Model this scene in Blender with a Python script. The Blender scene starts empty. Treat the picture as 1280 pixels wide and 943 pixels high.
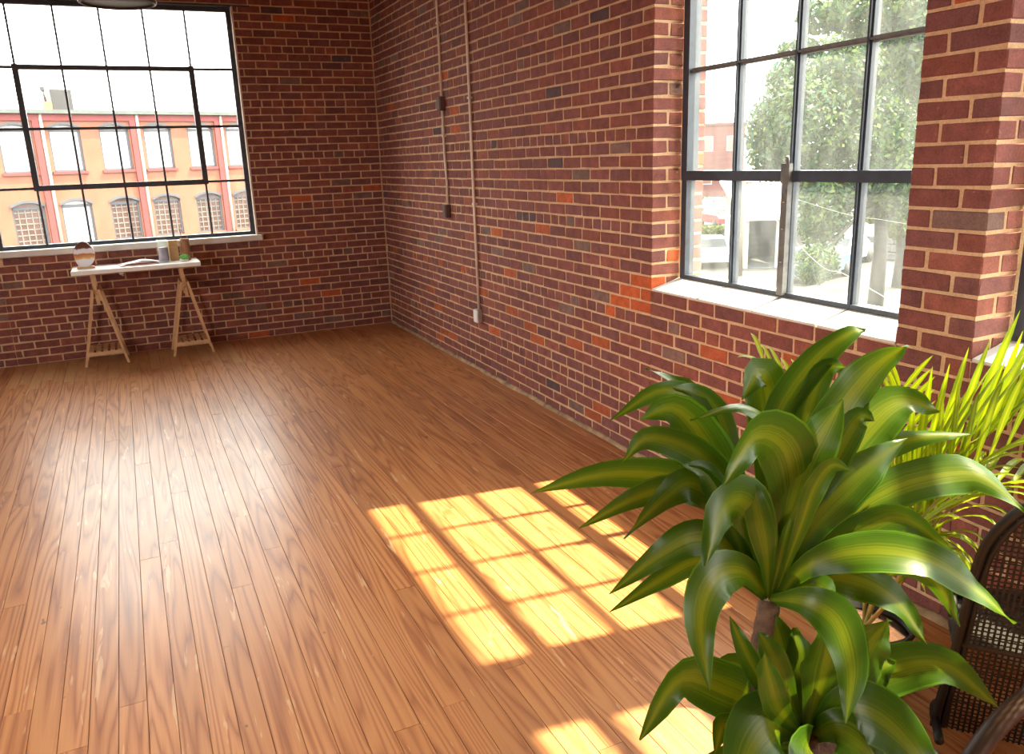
import bpy, math, random
import numpy as np
from mathutils import Vector, Matrix, noise as mnoise

random.seed(7)
SC = bpy.context.scene
COL = SC.collection
R = random.Random(11)

# ------------------------------------------------------------------ camera
FPX = 1006.24
YAW, PITCH, ROLL = math.radians(24.805), math.radians(15.173), math.radians(-2.007)
CAM = Vector((-2.527, 0.0, 1.717))
fwd = Vector((math.sin(YAW)*math.cos(PITCH), math.cos(YAW)*math.cos(PITCH), -math.sin(PITCH)))
r0 = Vector((math.cos(YAW), -math.sin(YAW), 0)); u0 = r0.cross(fwd)
rgt = math.cos(ROLL)*r0 + math.sin(ROLL)*u0
upv = -math.sin(ROLL)*r0 + math.cos(ROLL)*u0
cd = bpy.data.cameras.new('camera'); cam = bpy.data.objects.new('camera', cd); COL.objects.link(cam)
cd.sensor_fit = 'HORIZONTAL'; cd.sensor_width = 36.0; cd.lens = FPX/1280*36.0
cd.clip_start = 0.05; cd.clip_end = 500
m = Matrix.Identity(4)
for i in range(3):
    m[i][0] = rgt[i]; m[i][1] = upv[i]; m[i][2] = -fwd[i]; m[i][3] = CAM[i]
cam.matrix_world = m
SC.camera = cam

def ray(px, py): return fwd + rgt*((px-640)/FPX) - upv*((py-471.5)/FPX)
def at(px, py, d): return CAM + ray(px, py)*d
def on_z(px, py, z):
    v = ray(px, py); return CAM + v*((z-CAM.z)/v.z)
def on_y(px, py, y):
    v = ray(px, py); return CAM + v*((y-CAM.y)/v.y)
def proj(P):
    v = Vector(P)-CAM; z = v.dot(fwd)
    return 640+FPX*v.dot(rgt)/z, 471.5-FPX*v.dot(upv)/z, z

# ------------------------------------------------------------------ light
W = bpy.data.worlds.new('sky'); SC.world = W; W.use_nodes = True
bg = W.node_tree.nodes['Background']
bg.inputs[0].default_value = (1.0, 0.965, 0.91, 1); bg.inputs[1].default_value = 1.0

sl = bpy.data.lights.new('sun', 'SUN'); sl.energy = 2.2; sl.angle = math.radians(0.9); sl.color = (1.0, 0.84, 0.56)
sun = bpy.data.objects.new('sun', sl); COL.objects.link(sun)
SUN = Vector((-0.605, 0.072, -1.0)).normalized()
sun.rotation_euler = SUN.to_track_quat('-Z', 'Y').to_euler()

ZS, ZH = 1.001, 3.20           # sill and head of the openings
ZC = 3.90                      # ceiling
YB = 8.598                     # back wall
XL, YF = -7.0, -4.0            # left wall, wall behind the camera
OPEN_R = [(2.05, 3.623), (0.17, 1.745), (-1.71, -0.135), (-3.59, -2.015)]   # right wall, along y
OPEN_B = [(-3.635, -1.34)]                                  # back wall, along x
OPEN_L = [(-3.2, -1.2), (1.4, 4.2)]                # left wall, along y
OPEN_F = []                                       # wall behind, along x
def portal(loc, rot, sx, sy):
    l = bpy.data.lights.new('daylight_portal', 'AREA'); l.shape = 'RECTANGLE'; l.size = sx; l.size_y = sy
    l.cycles.is_portal = True
    o = bpy.data.objects.new('daylight_portal', l); COL.objects.link(o); o.location = loc; o.rotation_euler = rot
ZM, HH = (ZS+ZH)/2, ZH-ZS
for a, b in OPEN_R: portal((0.36, (a+b)/2, ZM), (0, math.pi/2, 0), HH, b-a)
for a, b in OPEN_L: portal((XL-0.36, (a+b)/2, ZM), (0, -math.pi/2, 0), HH, b-a)
for a, b in OPEN_B: portal(((a+b)/2, YB+0.36, ZM), (-math.pi/2, 0, 0), b-a, HH)
for a, b in OPEN_F: portal(((a+b)/2, YF-0.36, ZM), (math.pi/2, 0, 0), b-a, HH)

SC.view_settings.view_transform = 'Standard'; SC.view_settings.look = 'None'
SC.view_settings.gamma = 1.0; SC.view_settings.use_curve_mapping = False
SC.view_settings.exposure = 3.8
cy = SC.cycles
cy.use_denoising = True; cy.max_bounces = 10; cy.diffuse_bounces = 5; cy.glossy_bounces = 4
cy.transparent_max_bounces = 16; cy.transmission_bounces = 6; cy.sample_clamp_indirect = 6.0
cy.caustics_reflective = False; cy.caustics_refractive = False

# ------------------------------------------------------------------ materials
class NT:
    def __init__(s, name):
        s.m = bpy.data.materials.new(name); s.m.use_nodes = True
        s.t = s.m.node_tree; s.n = s.t.nodes; s.b = s.n['Principled BSDF']; s.out = s.n['Material Output']
    def new(s, typ, **kw):
        x = s.n.new(typ)
        for k, v in kw.items(): setattr(x, k, v)
        return x
    def lk(s, a, b): s.t.links.new(a, b)
    def setv(s, node, **kw):
        for k, v in kw.items(): node.inputs[k.replace('_', ' ')].default_value = v
    def pos(s, scale=(1, 1, 1), off=None, coord='Position'):
        if coord == 'Position': o = s.new('ShaderNodeNewGeometry').outputs['Position']
        else: o = s.new('ShaderNodeTexCoord').outputs[coord]
        mp = s.new('ShaderNodeMapping'); mp.inputs['Scale'].default_value = scale
        s.lk(o, mp.inputs['Vector'])
        if off is not None: s.lk(off, mp.inputs['Location'])
        return mp.outputs['Vector']
    def noise(s, vec, scale, detail=3, rough=0.55, dist=0.0):
        x = s.new('ShaderNodeTexNoise'); s.setv(x, Scale=scale, Detail=detail, Roughness=rough, Distortion=dist)
        if vec is not None: s.lk(vec, x.inputs['Vector'])
        return x.outputs['Fac']
    def ramp(s, fac, stops, interp='LINEAR'):
        x = s.new('ShaderNodeValToRGB'); x.color_ramp.interpolation = interp
        e = x.color_ramp.elements
        while len(e) < len(stops): e.new(0.5)
        for k, (p_, c) in enumerate(stops):
            e[k].position = p_; e[k].color = (*c, 1) if len(c) == 3 else c
        s.lk(fac, x.inputs['Fac']); return x.outputs['Color']
    def mix(s, fac, a, b, blend='MIX'):
        x = s.new('ShaderNodeMix', data_type='RGBA', blend_type=blend)
        for sock, v in ((x.inputs[0], fac), (x.inputs[6], a), (x.inputs[7], b)):
            if isinstance(v, (int, float)): sock.default_value = v
            elif isinstance(v, tuple): sock.default_value = (*v, 1)
            else: s.lk(v, sock)
        return x.outputs[2]
    def math(s, op, a, b=None):
        x = s.new('ShaderNodeMath', operation=op)
        for i, v in enumerate((a, b)):
            if v is None: continue
            if isinstance(v, (int, float)): x.inputs[i].default_value = v
            else: s.lk(v, x.inputs[i])
        return x.outputs[0]
    def bump(s, h, strength=0.3, dist=0.005):
        x = s.new('ShaderNodeBump'); s.setv(x, Strength=strength, Distance=dist); s.lk(h, x.inputs['Height'])
        s.lk(x.outputs['Normal'], s.b.inputs['Normal'])

def g3(v): return (v, v, v)
def simple(name, col, rough=0.6, metal=0.0, var=0.18, scale=12, bump=0.0, spec=None, coord='Position'):
    t = NT(name); v = t.pos(coord=coord)
    n = t.noise(v, scale, 4)
    c = t.ramp(n, [(0.25, tuple(x*(1-var) for x in col)), (0.75, tuple(min(1, x*(1+var)) for x in col))])
    t.lk(c, t.b.inputs['Base Color']); t.setv(t.b, Roughness=rough, Metallic=metal)
    if spec is not None: t.b.inputs['Specular IOR Level'].default_value = spec
    if bump: t.bump(t.noise(v, scale*4, 4), bump, 0.004)
    return t.m

def mat_brick(name, src):
    t = NT(name)
    if src == 'OBJ': c0 = t.new('ShaderNodeObjectInfo').outputs['Color']
    else: c0 = t.new('ShaderNodeAttribute', attribute_name='bc').outputs['Color']
    v = t.pos()
    n1 = t.noise(v, 16, 4, 0.6); n2 = t.noise(v, 130, 3, 0.6)
    k = t.ramp(n1, [(0.25, g3(0.70)), (0.72, g3(1.22))])
    c = t.mix(1.0, c0, k, 'MULTIPLY')
    k2 = t.ramp(n2, [(0.30, g3(0.78)), (0.62, g3(1.08))])
    c = t.mix(1.0, c, k2, 'MULTIPLY')
    sp = t.ramp(t.noise(v, 38, 2, 0.5), [(0.70, g3(0)), (0.78, g3(1))])       # mortar smears
    c = t.mix(t.math('MULTIPLY', sp, 0.45), c, (0.36, 0.22, 0.15))
    t.lk(c, t.b.inputs['Base Color']); t.setv(t.b, Roughness=0.82)
    t.b.inputs['Specular IOR Level'].default_value = 0.25
    t.bump(t.noise(v, 90, 5, 0.65), 0.45, 0.004)
    return t.m

def mat_mortar():
    t = NT('mortar'); v = t.pos()
    c = t.ramp(t.noise(v, 9, 4), [(0.25, (0.46, 0.29, 0.165)), (0.7, (0.64, 0.43, 0.26))])
    k = t.ramp(t.noise(v, 160, 2), [(0.3, g3(0.82)), (0.7, g3(1.08))])
    t.lk(t.mix(1.0, c, k, 'MULTIPLY'), t.b.inputs['Base Color']); t.setv(t.b, Roughness=0.95)
    t.b.inputs['Specular IOR Level'].default_value = 0.1
    t.bump(t.noise(v, 120, 4), 0.5, 0.004); return t.m

def mat_brickwall(name, scale=1.0):
    t = NT(name); g = t.new('ShaderNodeNewGeometry')
    sx = t.new('ShaderNodeSeparateXYZ'); t.lk(g.outputs['Position'], sx.inputs[0])
    cx = t.new('ShaderNodeCombineXYZ')
    t.lk(t.math('ADD', sx.outputs[0], sx.outputs[1]), cx.inputs[0]); t.lk(sx.outputs[2], cx.inputs[1])
    bt = t.new('ShaderNodeTexBrick'); t.lk(cx.outputs[0], bt.inputs['Vector'])
    t.setv(bt, Color1=(0.23, 0.075, 0.05, 1), Color2=(0.30, 0.10, 0.06, 1), Mortar=(0.52, 0.33, 0.19, 1), Scale=1.0)
    bt.inputs['Mortar Size'].default_value = 0.006; bt.inputs['Brick Width'].default_value = 0.213*scale
    bt.inputs['Row Height'].default_value = 0.0715*scale
    t.lk(bt.outputs['Color'], t.b.inputs['Base Color']); t.setv(t.b, Roughness=0.85); return t.m

def mat_plank():
    t = NT('heart_pine_floor')
    at_ = t.new('ShaderNodeAttribute', attribute_name='pc')
    s3 = t.new('ShaderNodeSeparateColor'); t.lk(at_.outputs['Color'], s3.inputs[0])
    off = t.new('ShaderNodeCombineXYZ')
    t.lk(t.math('MULTIPLY', s3.outputs[1], 37.0), off.inputs[0]); t.lk(t.math('MULTIPLY', s3.outputs[0], 61.0), off.inputs[1])
    va = t.pos((7.0, 0.34, 1), off.outputs[0])
    n = t.noise(va, 1.0, 2.0, 0.45, 0.25)
    rings = t.math('ABSOLUTE', t.math('SINE', t.math('MULTIPLY', n, 46.0)))
    vf = t.pos((160, 3.0, 1), off.outputs[0]); fine = t.noise(vf, 1.0, 3, 0.6)
    g_ = t.math('ADD', t.math('MULTIPLY', rings, 0.56), t.math('MULTIPLY', fine, 0.55))
    c = t.ramp(g_, [(0.16, (0.215, 0.060, 0.014)), (0.48, (0.400, 0.142, 0.040)), (0.85, (0.530, 0.232, 0.078))])
    tone = t.ramp(s3.outputs[0], [(0.0, (0.84, 0.80, 0.76)), (0.5, (1.0, 0.98, 0.95)), (1.0, (1.13, 1.15, 1.15))])
    c = t.mix(1.0, c, tone, 'MULTIPLY')
    # pale bare splinters, lengthwise
    vs = t.pos((26, 2.6, 1), off.outputs[0]); sp = t.ramp(t.noise(vs, 1.0, 3, 0.6, 0.6), [(0.645, g3(0)), (0.68, g3(1))])
    c = t.mix(t.math('MULTIPLY', sp, 0.55), c, (0.74, 0.50, 0.27))
    # knots and nail stains
    vk = t.pos((9, 5.0, 1), off.outputs[0]); kn = t.ramp(t.noise(vk, 2.0, 2, 0.5), [(0.735, g3(0)), (0.78, g3(1))])
    c = t.mix(t.math('MULTIPLY', kn, 0.8), c, (0.10, 0.03, 0.015))
    # broad traffic wear: greyer pinkish film
    vw = t.pos((0.55, 0.35, 1)); w = t.ramp(t.noise(vw, 1.0, 3, 0.5), [(0.35, g3(0)), (0.68, g3(1))])
    c = t.mix(t.math('MULTIPLY', w, 0.35), c, (0.44, 0.225, 0.125))
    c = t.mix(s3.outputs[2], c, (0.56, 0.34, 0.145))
    t.lk(c, t.b.inputs['Base Color'])
    rg = t.ramp(t.noise(t.pos((1.2, 0.6, 1)), 1.6, 4), [(0.3, g3(0.38)), (0.72, g3(0.56))])
    t.lk(rg, t.b.inputs['Roughness'])
    t.b.inputs['Specular IOR Level'].default_value = 0.30
    t.b.inputs['Coat Weight'].default_value = 0.32; t.b.inputs['Coat Roughness'].default_value = 0.25
    t.bump(t.math('ADD', t.math('MULTIPLY', rings, 0.25), t.noise(t.pos((60, 2, 1)), 1.0, 3)), 0.16, 0.003)
    return t.m

def mat_leaf(name, edge, mid, stripe, sw=0.30, trans=0.35, rough=0.34):
    t = NT(name); uv = t.new('ShaderNodeTexCoord').outputs['UV']
    sx = t.new('ShaderNodeSeparateXYZ'); t.lk(uv, sx.inputs[0])
    a = t.math('ABSOLUTE', t.math('SUBTRACT', sx.outputs[0], 0.5))
    a2 = t.math('MULTIPLY', a, 2.0)
    oi = t.new('ShaderNodeObjectInfo').outputs['Random']
    cv = t.new('ShaderNodeCombineXYZ'); t.lk(t.math('MULTIPLY', sx.outputs[0], 34.0), cv.inputs[0])
    t.lk(t.math('MULTIPLY', sx.outputs[1], 1.2), cv.inputs[1]); t.lk(t.math('MULTIPLY', oi, 40.0), cv.inputs[2])
    n = t.noise(cv.outputs[0], 1.0, 3, 0.6)
    f = t.math('ADD', a2, t.math('MULTIPLY', t.math('SUBTRACT', n, 0.5), 1.1))
    c = t.ramp(f, [(sw*0.15, stripe), (sw+0.05, mid), (sw+0.42, edge), (0.97, edge), (1.0, tuple(min(1, x*1.9) for x in edge))])
    k = t.ramp(oi, [(0.0, (0.78, 0.80, 0.7)), (1.0, (1.15, 1.1, 1.0))])
    c = t.mix(1.0, c, k, 'MULTIPLY')
    t.lk(c, t.b.inputs['Base Color']); t.setv(t.b, Roughness=rough)
    t.b.inputs['Specular IOR Level'].default_value = 0.32
    tr = t.new('ShaderNodeBsdfTranslucent')
    t.lk(t.mix(1.0, c, (1.5, 1.35, 0.6), 'MULTIPLY'), tr.inputs['Color'])
    ms = t.new('ShaderNodeMixShader'); ms.inputs[0].default_value = trans
    t.lk(t.b.outputs[0], ms.inputs[1]); t.lk(tr.outputs[0], ms.inputs[2]); t.lk(ms.outputs[0], t.out.inputs['Surface'])
    t.bump(n, 0.12, 0.002); return t.m

def mat_glass(name, dirt, tint=(0.95, 0.98, 0.97)):
    t = NT(name); t.n.remove(t.b)
    tr = t.new('ShaderNodeBsdfTransparent'); tr.inputs[0].default_value = (*tint, 1)
    gl = t.new('ShaderNodeBsdfGlossy'); gl.inputs['Roughness'].default_value = 0.02
    lw = t.new('ShaderNodeLayerWeight'); lw.inputs['Blend'].default_value = 0.5
    fz = t.math('ADD', t.math('MULTIPLY', t.math('POWER', lw.outputs['Facing'], 5.0), 0.55), 0.025)
    m1 = t.new('ShaderNodeMixShader'); t.lk(fz, m1.inputs[0]); t.lk(tr.outputs[0], m1.inputs[1]); t.lk(gl.outputs[0], m1.inputs[2])
    df = t.new('ShaderNodeBsdfDiffuse'); df.inputs[0].default_value = (0.80, 0.84, 0.82, 1)
    tl = t.new('ShaderNodeBsdfTranslucent'); tl.inputs[0].default_value = (0.80, 0.84, 0.82, 1)
    md = t.new('ShaderNodeMixShader'); t.lk(df.outputs[0], md.inputs[1]); t.lk(tl.outputs[0], md.inputs[2])
    n = t.noise(t.pos((3, 3, 1.2)), 3.0, 5, 0.6)
    f = t.ramp(n, [(0.3, g3(dirt*0.4)), (0.75, g3(dirt*1.6))])
    m2 = t.new('ShaderNodeMixShader'); t.lk(f, m2.inputs[0]); t.lk(m1.outputs[0], m2.inputs[1]); t.lk(md.outputs[0], m2.inputs[2])
    t.lk(m2.outputs[0], t.out.inputs['Surface']); return t.m

M = dict(
    brick=mat_brick('red_brick', 'OBJ'), brick_s=mat_brick('red_brick_mass', 'ATTR'), mortar=mat_mortar(),
    brickwall=mat_brickwall('brick_wall_print'), plank=mat_plank(),
    subfloor=simple('subfloor', (0.11, 0.05, 0.02), 0.9),
    ceiling=simple('ceiling_boards', (0.42, 0.34, 0.27), 0.8, scale=3),
    steel=simple('painted_steel', (0.030, 0.038, 0.055), 0.42, 0.0, 0.35, 18),
    steel_worn=simple('worn_steel', (0.13, 0.125, 0.12), 0.45, 0.1, 0.4, 22),
    glass=mat_glass('clear_window_glass', 0.012), glass_d=mat_glass('dusty_window_glass', 0.042),
    sill=simple('white_sill_paint', (0.60, 0.58, 0.54), 0.6, var=0.08, bump=0.15),
    conduit=simple('painted_conduit', (0.62, 0.50, 0.40), 0.5, 0.0),
    box_dark=simple('old_outlet_box', (0.10, 0.055, 0.045), 0.6, 0.2),
    box_met=simple('galvanised_box', (0.55, 0.52, 0.48), 0.4, 0.7),
    debris=simple('mortar_dust', (0.34, 0.225, 0.125), 0.95, var=0.5, scale=14, bump=0.6),
    white_lam=simple('white_laminate', (0.80, 0.80, 0.78), 0.35, var=0.03),
    birch=simple('birch_wood', (0.56, 0.34, 0.17), 0.55, var=0.2, scale=9),
    paper=simple('paper', (0.82, 0.78, 0.76), 0.8, var=0.05),
    cover=simple('pink_cover', (0.62, 0.36, 0.34), 0.7, var=0.1),
    lilac=simple('lilac_wax', (0.42, 0.33, 0.44), 0.5, var=0.1),
    kraft=simple('kraft_card', (0.55, 0.34, 0.17), 0.8, var=0.12, scale=30),
    walnut=simple('carved_wood', (0.30, 0.13, 0.055), 0.6, var=0.25, scale=24),
    lime=simple('succulent_green', (0.16, 0.52, 0.10), 0.5, var=0.25, scale=40),
    jarglass=mat_glass('jar_glass', 0.05),
    black_pl=simple('black_plastic', (0.012, 0.012, 0.013), 0.38, var=0.3),
    soil=simple('potting_soil', (0.10, 0.040, 0.020), 0.95, var=0.6, scale=60, bump=0.8),
    cane_bark=simple('cane_bark', (0.11, 0.058, 0.030), 0.8, var=0.45, scale=50, bump=0.6),
    rattan=simple('dark_rattan', (0.006, 0.0045, 0.003), 0.55, var=0.5, scale=40),
    rattan_arm=simple('brown_bentwood', (0.034, 0.012, 0.005), 0.5, var=0.35, scale=14),
    leaf=mat_leaf('corn_plant_leaf', (0.036, 0.088, 0.005), (0.056, 0.112, 0.006), (0.130, 0.175, 0.009), 0.34, 0.36, 0.30),
    palm=mat_leaf('palm_leaflet', (0.17, 0.27, 0.010), (0.24, 0.33, 0.012), (0.36, 0.42, 0.015), 0.25, 0.5, 0.4),
    stem=simple('palm_stem', (0.32, 0.30, 0.05), 0.5, var=0.3),
    rachis=simple('brown_rachis', (0.34, 0.25, 0.06), 0.5, var=0.3),
    lamp_out=simple('lamp_shell', (0.05, 0.045, 0.045), 0.4, 0.3), lamp_in=simple('lamp_enamel', (0.50, 0.52, 0.55), 0.45, var=0.05),
    brass=simple('brass_rim', (0.60, 0.36, 0.16), 0.35, 0.6),
    # outside
    asphalt=simple('asphalt', (0.026, 0.023, 0.020), 0.9, var=0.2, scale=0.6), grass=simple('lawn', (0.16, 0.25, 0.05), 0.9, var=0.4, scale=1.5),
    mill=simple('mill_brick', (0.185, 0.070, 0.040), 0.85, var=0.14, scale=1.2),
    mill_red=simple('mill_red_paint', (0.155, 0.025, 0.023), 0.7, var=0.12, scale=2),
    gutter=simple('green_gutter', (0.06, 0.07, 0.062), 0.5, var=0.2, scale=3),
    spout=simple('white_downspout', (0.24, 0.21, 0.19), 0.5, var=0.08), wpale=simple('pale_muntin', (0.13, 0.115, 0.105), 0.6), wgrey=simple('grey_frame', (0.055, 0.055, 0.065), 0.6),
    pane_w=simple('painted_sky_pane', (0.40, 0.40, 0.41), 0.3, var=0.06, scale=2), pane_d=simple('dark_pane', (0.10, 0.050, 0.036), 0.15, var=0.25, scale=2),  # white mill panes: sky reflection painted in as a whitish base colour
    hvac=simple('grey_sheet_metal', (0.026, 0.023, 0.024), 0.6, var=0.12, scale=3), hvac_o=simple('rust_bracket', (0.30, 0.11, 0.05), 0.7),
    tree=mat_leaf('tree_leaf', (0.014, 0.046, 0.020), (0.021, 0.058, 0.020), (0.075, 0.108, 0.020), 0.4, 0.35, 0.55),
    tree2=mat_leaf('pale_tree_leaf', (0.05, 0.072, 0.012), (0.064, 0.088, 0.014), (0.09, 0.11, 0.016), 0.4, 0.35, 0.55),
    bark=simple('tree_bark', (0.018, 0.015, 0.013), 0.9, var=0.3, scale=6, bump=0.6),
    shed_w=simple('shed_white', (0.30, 0.29, 0.27), 0.7, var=0.06, scale=2), shed_roof=simple('pale_metal_roof', (0.34, 0.30, 0.24), 0.5, var=0.12, scale=4),
    shed_d=simple('shed_inside', (0.05, 0.055, 0.07), 0.8, var=0.2, scale=3), far_br=simple('far_brick', (0.085, 0.028, 0.023), 0.85, var=0.15, scale=1.5),
    stone=simple('stone_wall', (0.055, 0.053, 0.055), 0.9, var=0.4, scale=3, bump=0.5), pole=simple('weathered_pole', (0.14, 0.11, 0.08), 0.85, var=0.2),
    car_w=simple('white_car_paint', (0.30, 0.31, 0.32), 0.2, var=0.03), car_r=simple('red_car_paint', (0.16, 0.014, 0.016), 0.2, var=0.05),
    car_b=simple('blue_car_paint', (0.07, 0.11, 0.17), 0.2, var=0.05), car_gl=simple('car_glass', (0.03, 0.04, 0.05), 0.08), tyre=simple('tyre', (0.02, 0.02, 0.02), 0.8),
    wire=simple('pale_cable', (0.20, 0.19, 0.18), 0.5),
)

# ------------------------------------------------------------------ mesh helpers
class MB:
    def __init__(s): s.v = []; s.f = []; s.mi = []; s.uv = None; s.col = []; s.sm = []
    def add(s, vs, fs, mi=0, col=None, smooth=False):
        k = len(s.v); s.v += [tuple(x) for x in vs]
        for f in fs:
            s.f.append([i+k for i in f]); s.mi.append(mi); s.col.append(col); s.sm.append(smooth)
        return s
    def box(s, x0, x1, y0, y1, z0, z1, mi=0, mat=None, col=None):
        vs = [Vector((x, y, z)) for x in (x0, x1) for y in (y0, y1) for z in (z0, z1)]
        if mat is not None: vs = [mat @ v for v in vs]
        return s.add(vs, [(0, 1, 3, 2), (4, 6, 7, 5), (0, 4, 5, 1), (2, 3, 7, 6), (0, 2, 6, 4), (1, 5, 7, 3)], mi, col)
    def bev(s, c, h, b, jit=0.0, rnd=R, mi=0, mat=None, col=None):
        vs = []; idx = {}
        for sx in (-1, 1):
            for sy in (-1, 1):
                for sz in (-1, 1):
                    jx, jy, jz = (rnd.uniform(-jit, jit) for _ in range(3))
                    bb = b*(1+rnd.uniform(-0.4, 0.8)) if jit else b
                    e = Vector((sx*h[0]+jx, sy*h[1]+jy, sz*h[2]+jz))
                    for a in range(3):
                        q = e.copy()
                        for k in range(3):
                            if k != a: q[k] -= (sx, sy, sz)[k]*bb
                        idx[(sx, sy, sz, a)] = len(vs); vs.append(q)
        fs = []
        for a in range(3):
            b1, b2 = [k for k in range(3) if k != a]
            for sg in (-1, 1):
                q = []
                for (p1, p2) in ((-1, -1), (1, -1), (1, 1), (-1, 1)):
                    t = [0, 0, 0]; t[a] = sg; t[b1] = p1; t[b2] = p2; q.append(idx[(*t, a)])
                fs.append(q)
        for a in range(3):
            b1, b2 = [k for k in range(3) if k != a]
            for p1 in (-1, 1):
                for p2 in (-1, 1):
                    t0 = [0, 0, 0]; t1 = [0, 0, 0]; t0[a] = -1; t1[a] = 1
                    for t in (t0, t1): t[b1] = p1; t[b2] = p2
                    fs.append([idx[(*t0, b1)], idx[(*t1, b1)], idx[(*t1, b2)], idx[(*t0, b2)]])
        for sx in (-1, 1):
            for sy in (-1, 1):
                for sz in (-1, 1): fs.append([idx[(sx, sy, sz, a)] for a in range(3)])
        out = []
        for f in fs:
            n = (vs[f[1]]-vs[f[0]]).cross(vs[f[2]]-vs[f[0]]); cen = sum((vs[i] for i in f), Vector())/len(f)
            out.append(f if n.dot(cen) > 0 else f[::-1])
        c = Vector(c)
        vs = [v+c for v in vs]
        if mat is not None: vs = [mat @ v for v in vs]
        return s.add(vs, out, mi, col)
    def tube(s, pts, rad, n=8, mi=0, cap=True, smooth=True, flat=None):
        pts = [Vector(p) for p in pts]; k = len(pts)
        rad = [rad]*k if isinstance(rad, (int, float)) else rad
        vs = []; prev = None
        for i, p in enumerate(pts):
            t = (pts[min(i+1, k-1)]-pts[max(i-1, 0)]).normalized()
            if prev is None: a = t.cross(Vector((0, 0, 1)) if abs(t.z) < 0.9 else Vector((1, 0, 0))).normalized()
            else: a = (prev - t*prev.dot(t)).normalized()
            prev = a; b = t.cross(a)
            for j in range(n):
                th = 2*math.pi*j/n
                vs.append(p + (a*math.cos(th) + b*math.sin(th)*(flat or 1))*rad[i])
        fs = [[i*n+j, i*n+(j+1) % n, (i+1)*n+(j+1) % n, (i+1)*n+j] for i in range(k-1) for j in range(n)]
        if cap: fs += [list(range(n))[::-1], [(k-1)*n+j for j in range(n)]]
        return s.add(vs, fs, mi, None, smooth)
    def lathe(s, prof, c=(0, 0, 0), n=28, mi=0, smooth=True, sq=None):
        c = Vector(c); vs = []
        for (r_, z) in prof:
            for j in range(n):
                th = 2*math.pi*j/n; vs.append(c+Vector((r_*math.cos(th)*(sq[0] if sq else 1), r_*math.sin(th)*(sq[1] if sq else 1), z)))
        k = len(prof)
        fs = [[i*n+j, i*n+(j+1) % n, (i+1)*n+(j+1) % n, (i+1)*n+j] for i in range(k-1) for j in range(n)]
        if prof[0][0] > 1e-6: fs.append(list(range(n))[::-1])
        if prof[-1][0] > 1e-6: fs.append([(k-1)*n+j for j in range(n)])
        return s.add(vs, fs, mi, None, smooth)
    def bar(s, a, b, w, d, side=(1, 0, 0), mi=0):
        """square bar from a to b: width w along side, depth d across"""
        a = Vector(a); b = Vector(b); t = (b-a).normalized(); sd = Vector(side); sd = (sd-t*sd.dot(t)).normalized(); n = t.cross(sd)
        vs = [p+sd*(i*w/2)+n*(j*d/2) for p in (a, b) for (i, j) in ((-1, -1), (1, -1), (1, 1), (-1, 1))]
        return s.add(vs, [(3, 2, 1, 0), (4, 5, 6, 7), (0, 1, 5, 4), (1, 2, 6, 5), (2, 3, 7, 6), (3, 0, 4, 7)], mi)
    def mesh(s, name, mats, attr=None):
        me = bpy.data.meshes.new(name); me.from_pydata(s.v, [], s.f)
        for m_ in (mats if isinstance(mats, (list, tuple)) else [mats]): me.materials.append(m_)
        me.polygons.foreach_set('material_index', s.mi); me.polygons.foreach_set('use_smooth', s.sm)
        if attr:
            ca = me.color_attributes.new(attr, 'FLOAT_COLOR', 'CORNER')
            buf = np.ones((len(me.loops), 4), dtype=np.float32); k = 0
            for f, c in zip(s.f, s.col):
                buf[k:k+len(f), :3] = c; k += len(f)
            ca.data.foreach_set('color', buf.ravel())
        if s.uv is not None:
            ul = me.uv_layers.new(name='UVMap')
            li = np.empty(len(me.loops), dtype=np.int32); me.loops.foreach_get('vertex_index', li)
            ul.data.foreach_set('uv', np.asarray(s.uv, dtype=np.float32)[li].ravel())
        me.update(); return me
    def build(s, name, mats, parent=None, attr=None, **tags):
        return obj(name, s.mesh(name, mats, attr), parent, **tags)

def obj(name, me, parent=None, **tags):
    o = bpy.data.objects.new(name, me); COL.objects.link(o)
    if parent is not None: o.parent = parent
    for k, v in tags.items(): o[k] = v
    return o
def empty(name, loc=(0, 0, 0), rz=0.0, **tags):
    o = obj(name, None, None, **tags); o.location = loc; o.rotation_euler = (0, 0, rz); o.empty_display_size = 0.1
    return o

# ------------------------------------------------------------------ room shell
def wall_slab(name, axis, p0, p1, u0, u1, opens, mat, label, grow=0.003):
    """slab between p0 and p1 on `axis`, from u0 to u1, with openings"""
    mb = MB()
    def bx(a, b, z0, z1):
        if axis == 'x': mb.box(p0, p1, a, b, z0, z1)
        else: mb.box(a, b, p0, p1, z0, z1)
    ops = sorted(opens); cur = u0
    for a, b in ops:
        a -= grow; b += grow
        bx(cur, a, 0, ZC); bx(a, b, 0, ZS-grow); bx(a, b, ZH+grow, ZC); cur = b
    bx(cur, u1, 0, ZC)
    return mb.build(name, mat, kind='structure', label=label, category='wall')

WR = wall_slab('wall_right', 'x', 0.0035, 0.33, YF, YB+0.33, OPEN_R, M['mortar'], 'long red brick wall with tan mortar and tall steel windows')
WB = wall_slab('wall_back', 'y', YB+0.0035, YB+0.33, XL-0.33, 0.0035, OPEN_B, M['mortar'], 'dark red brick end wall behind the trestle table')
wall_slab('wall_left', 'x', XL-0.33, XL, YF, YB+0.009, OPEN_L, M['brickwall'], 'brick wall opposite the long window wall', 0)
wall_slab('wall_front', 'y', YF-0.33, YF, XL-0.33, 0.33, OPEN_F, M['brickwall'], 'brick wall facing the trestle table end', 0)
MB().box(XL-0.33, 0.33, YF-0.33, YB+0.33, ZC, ZC+0.2).build('ceiling', M['ceiling'], kind='structure', label='plain pale boarded ceiling overhead', category='ceiling')

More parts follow.
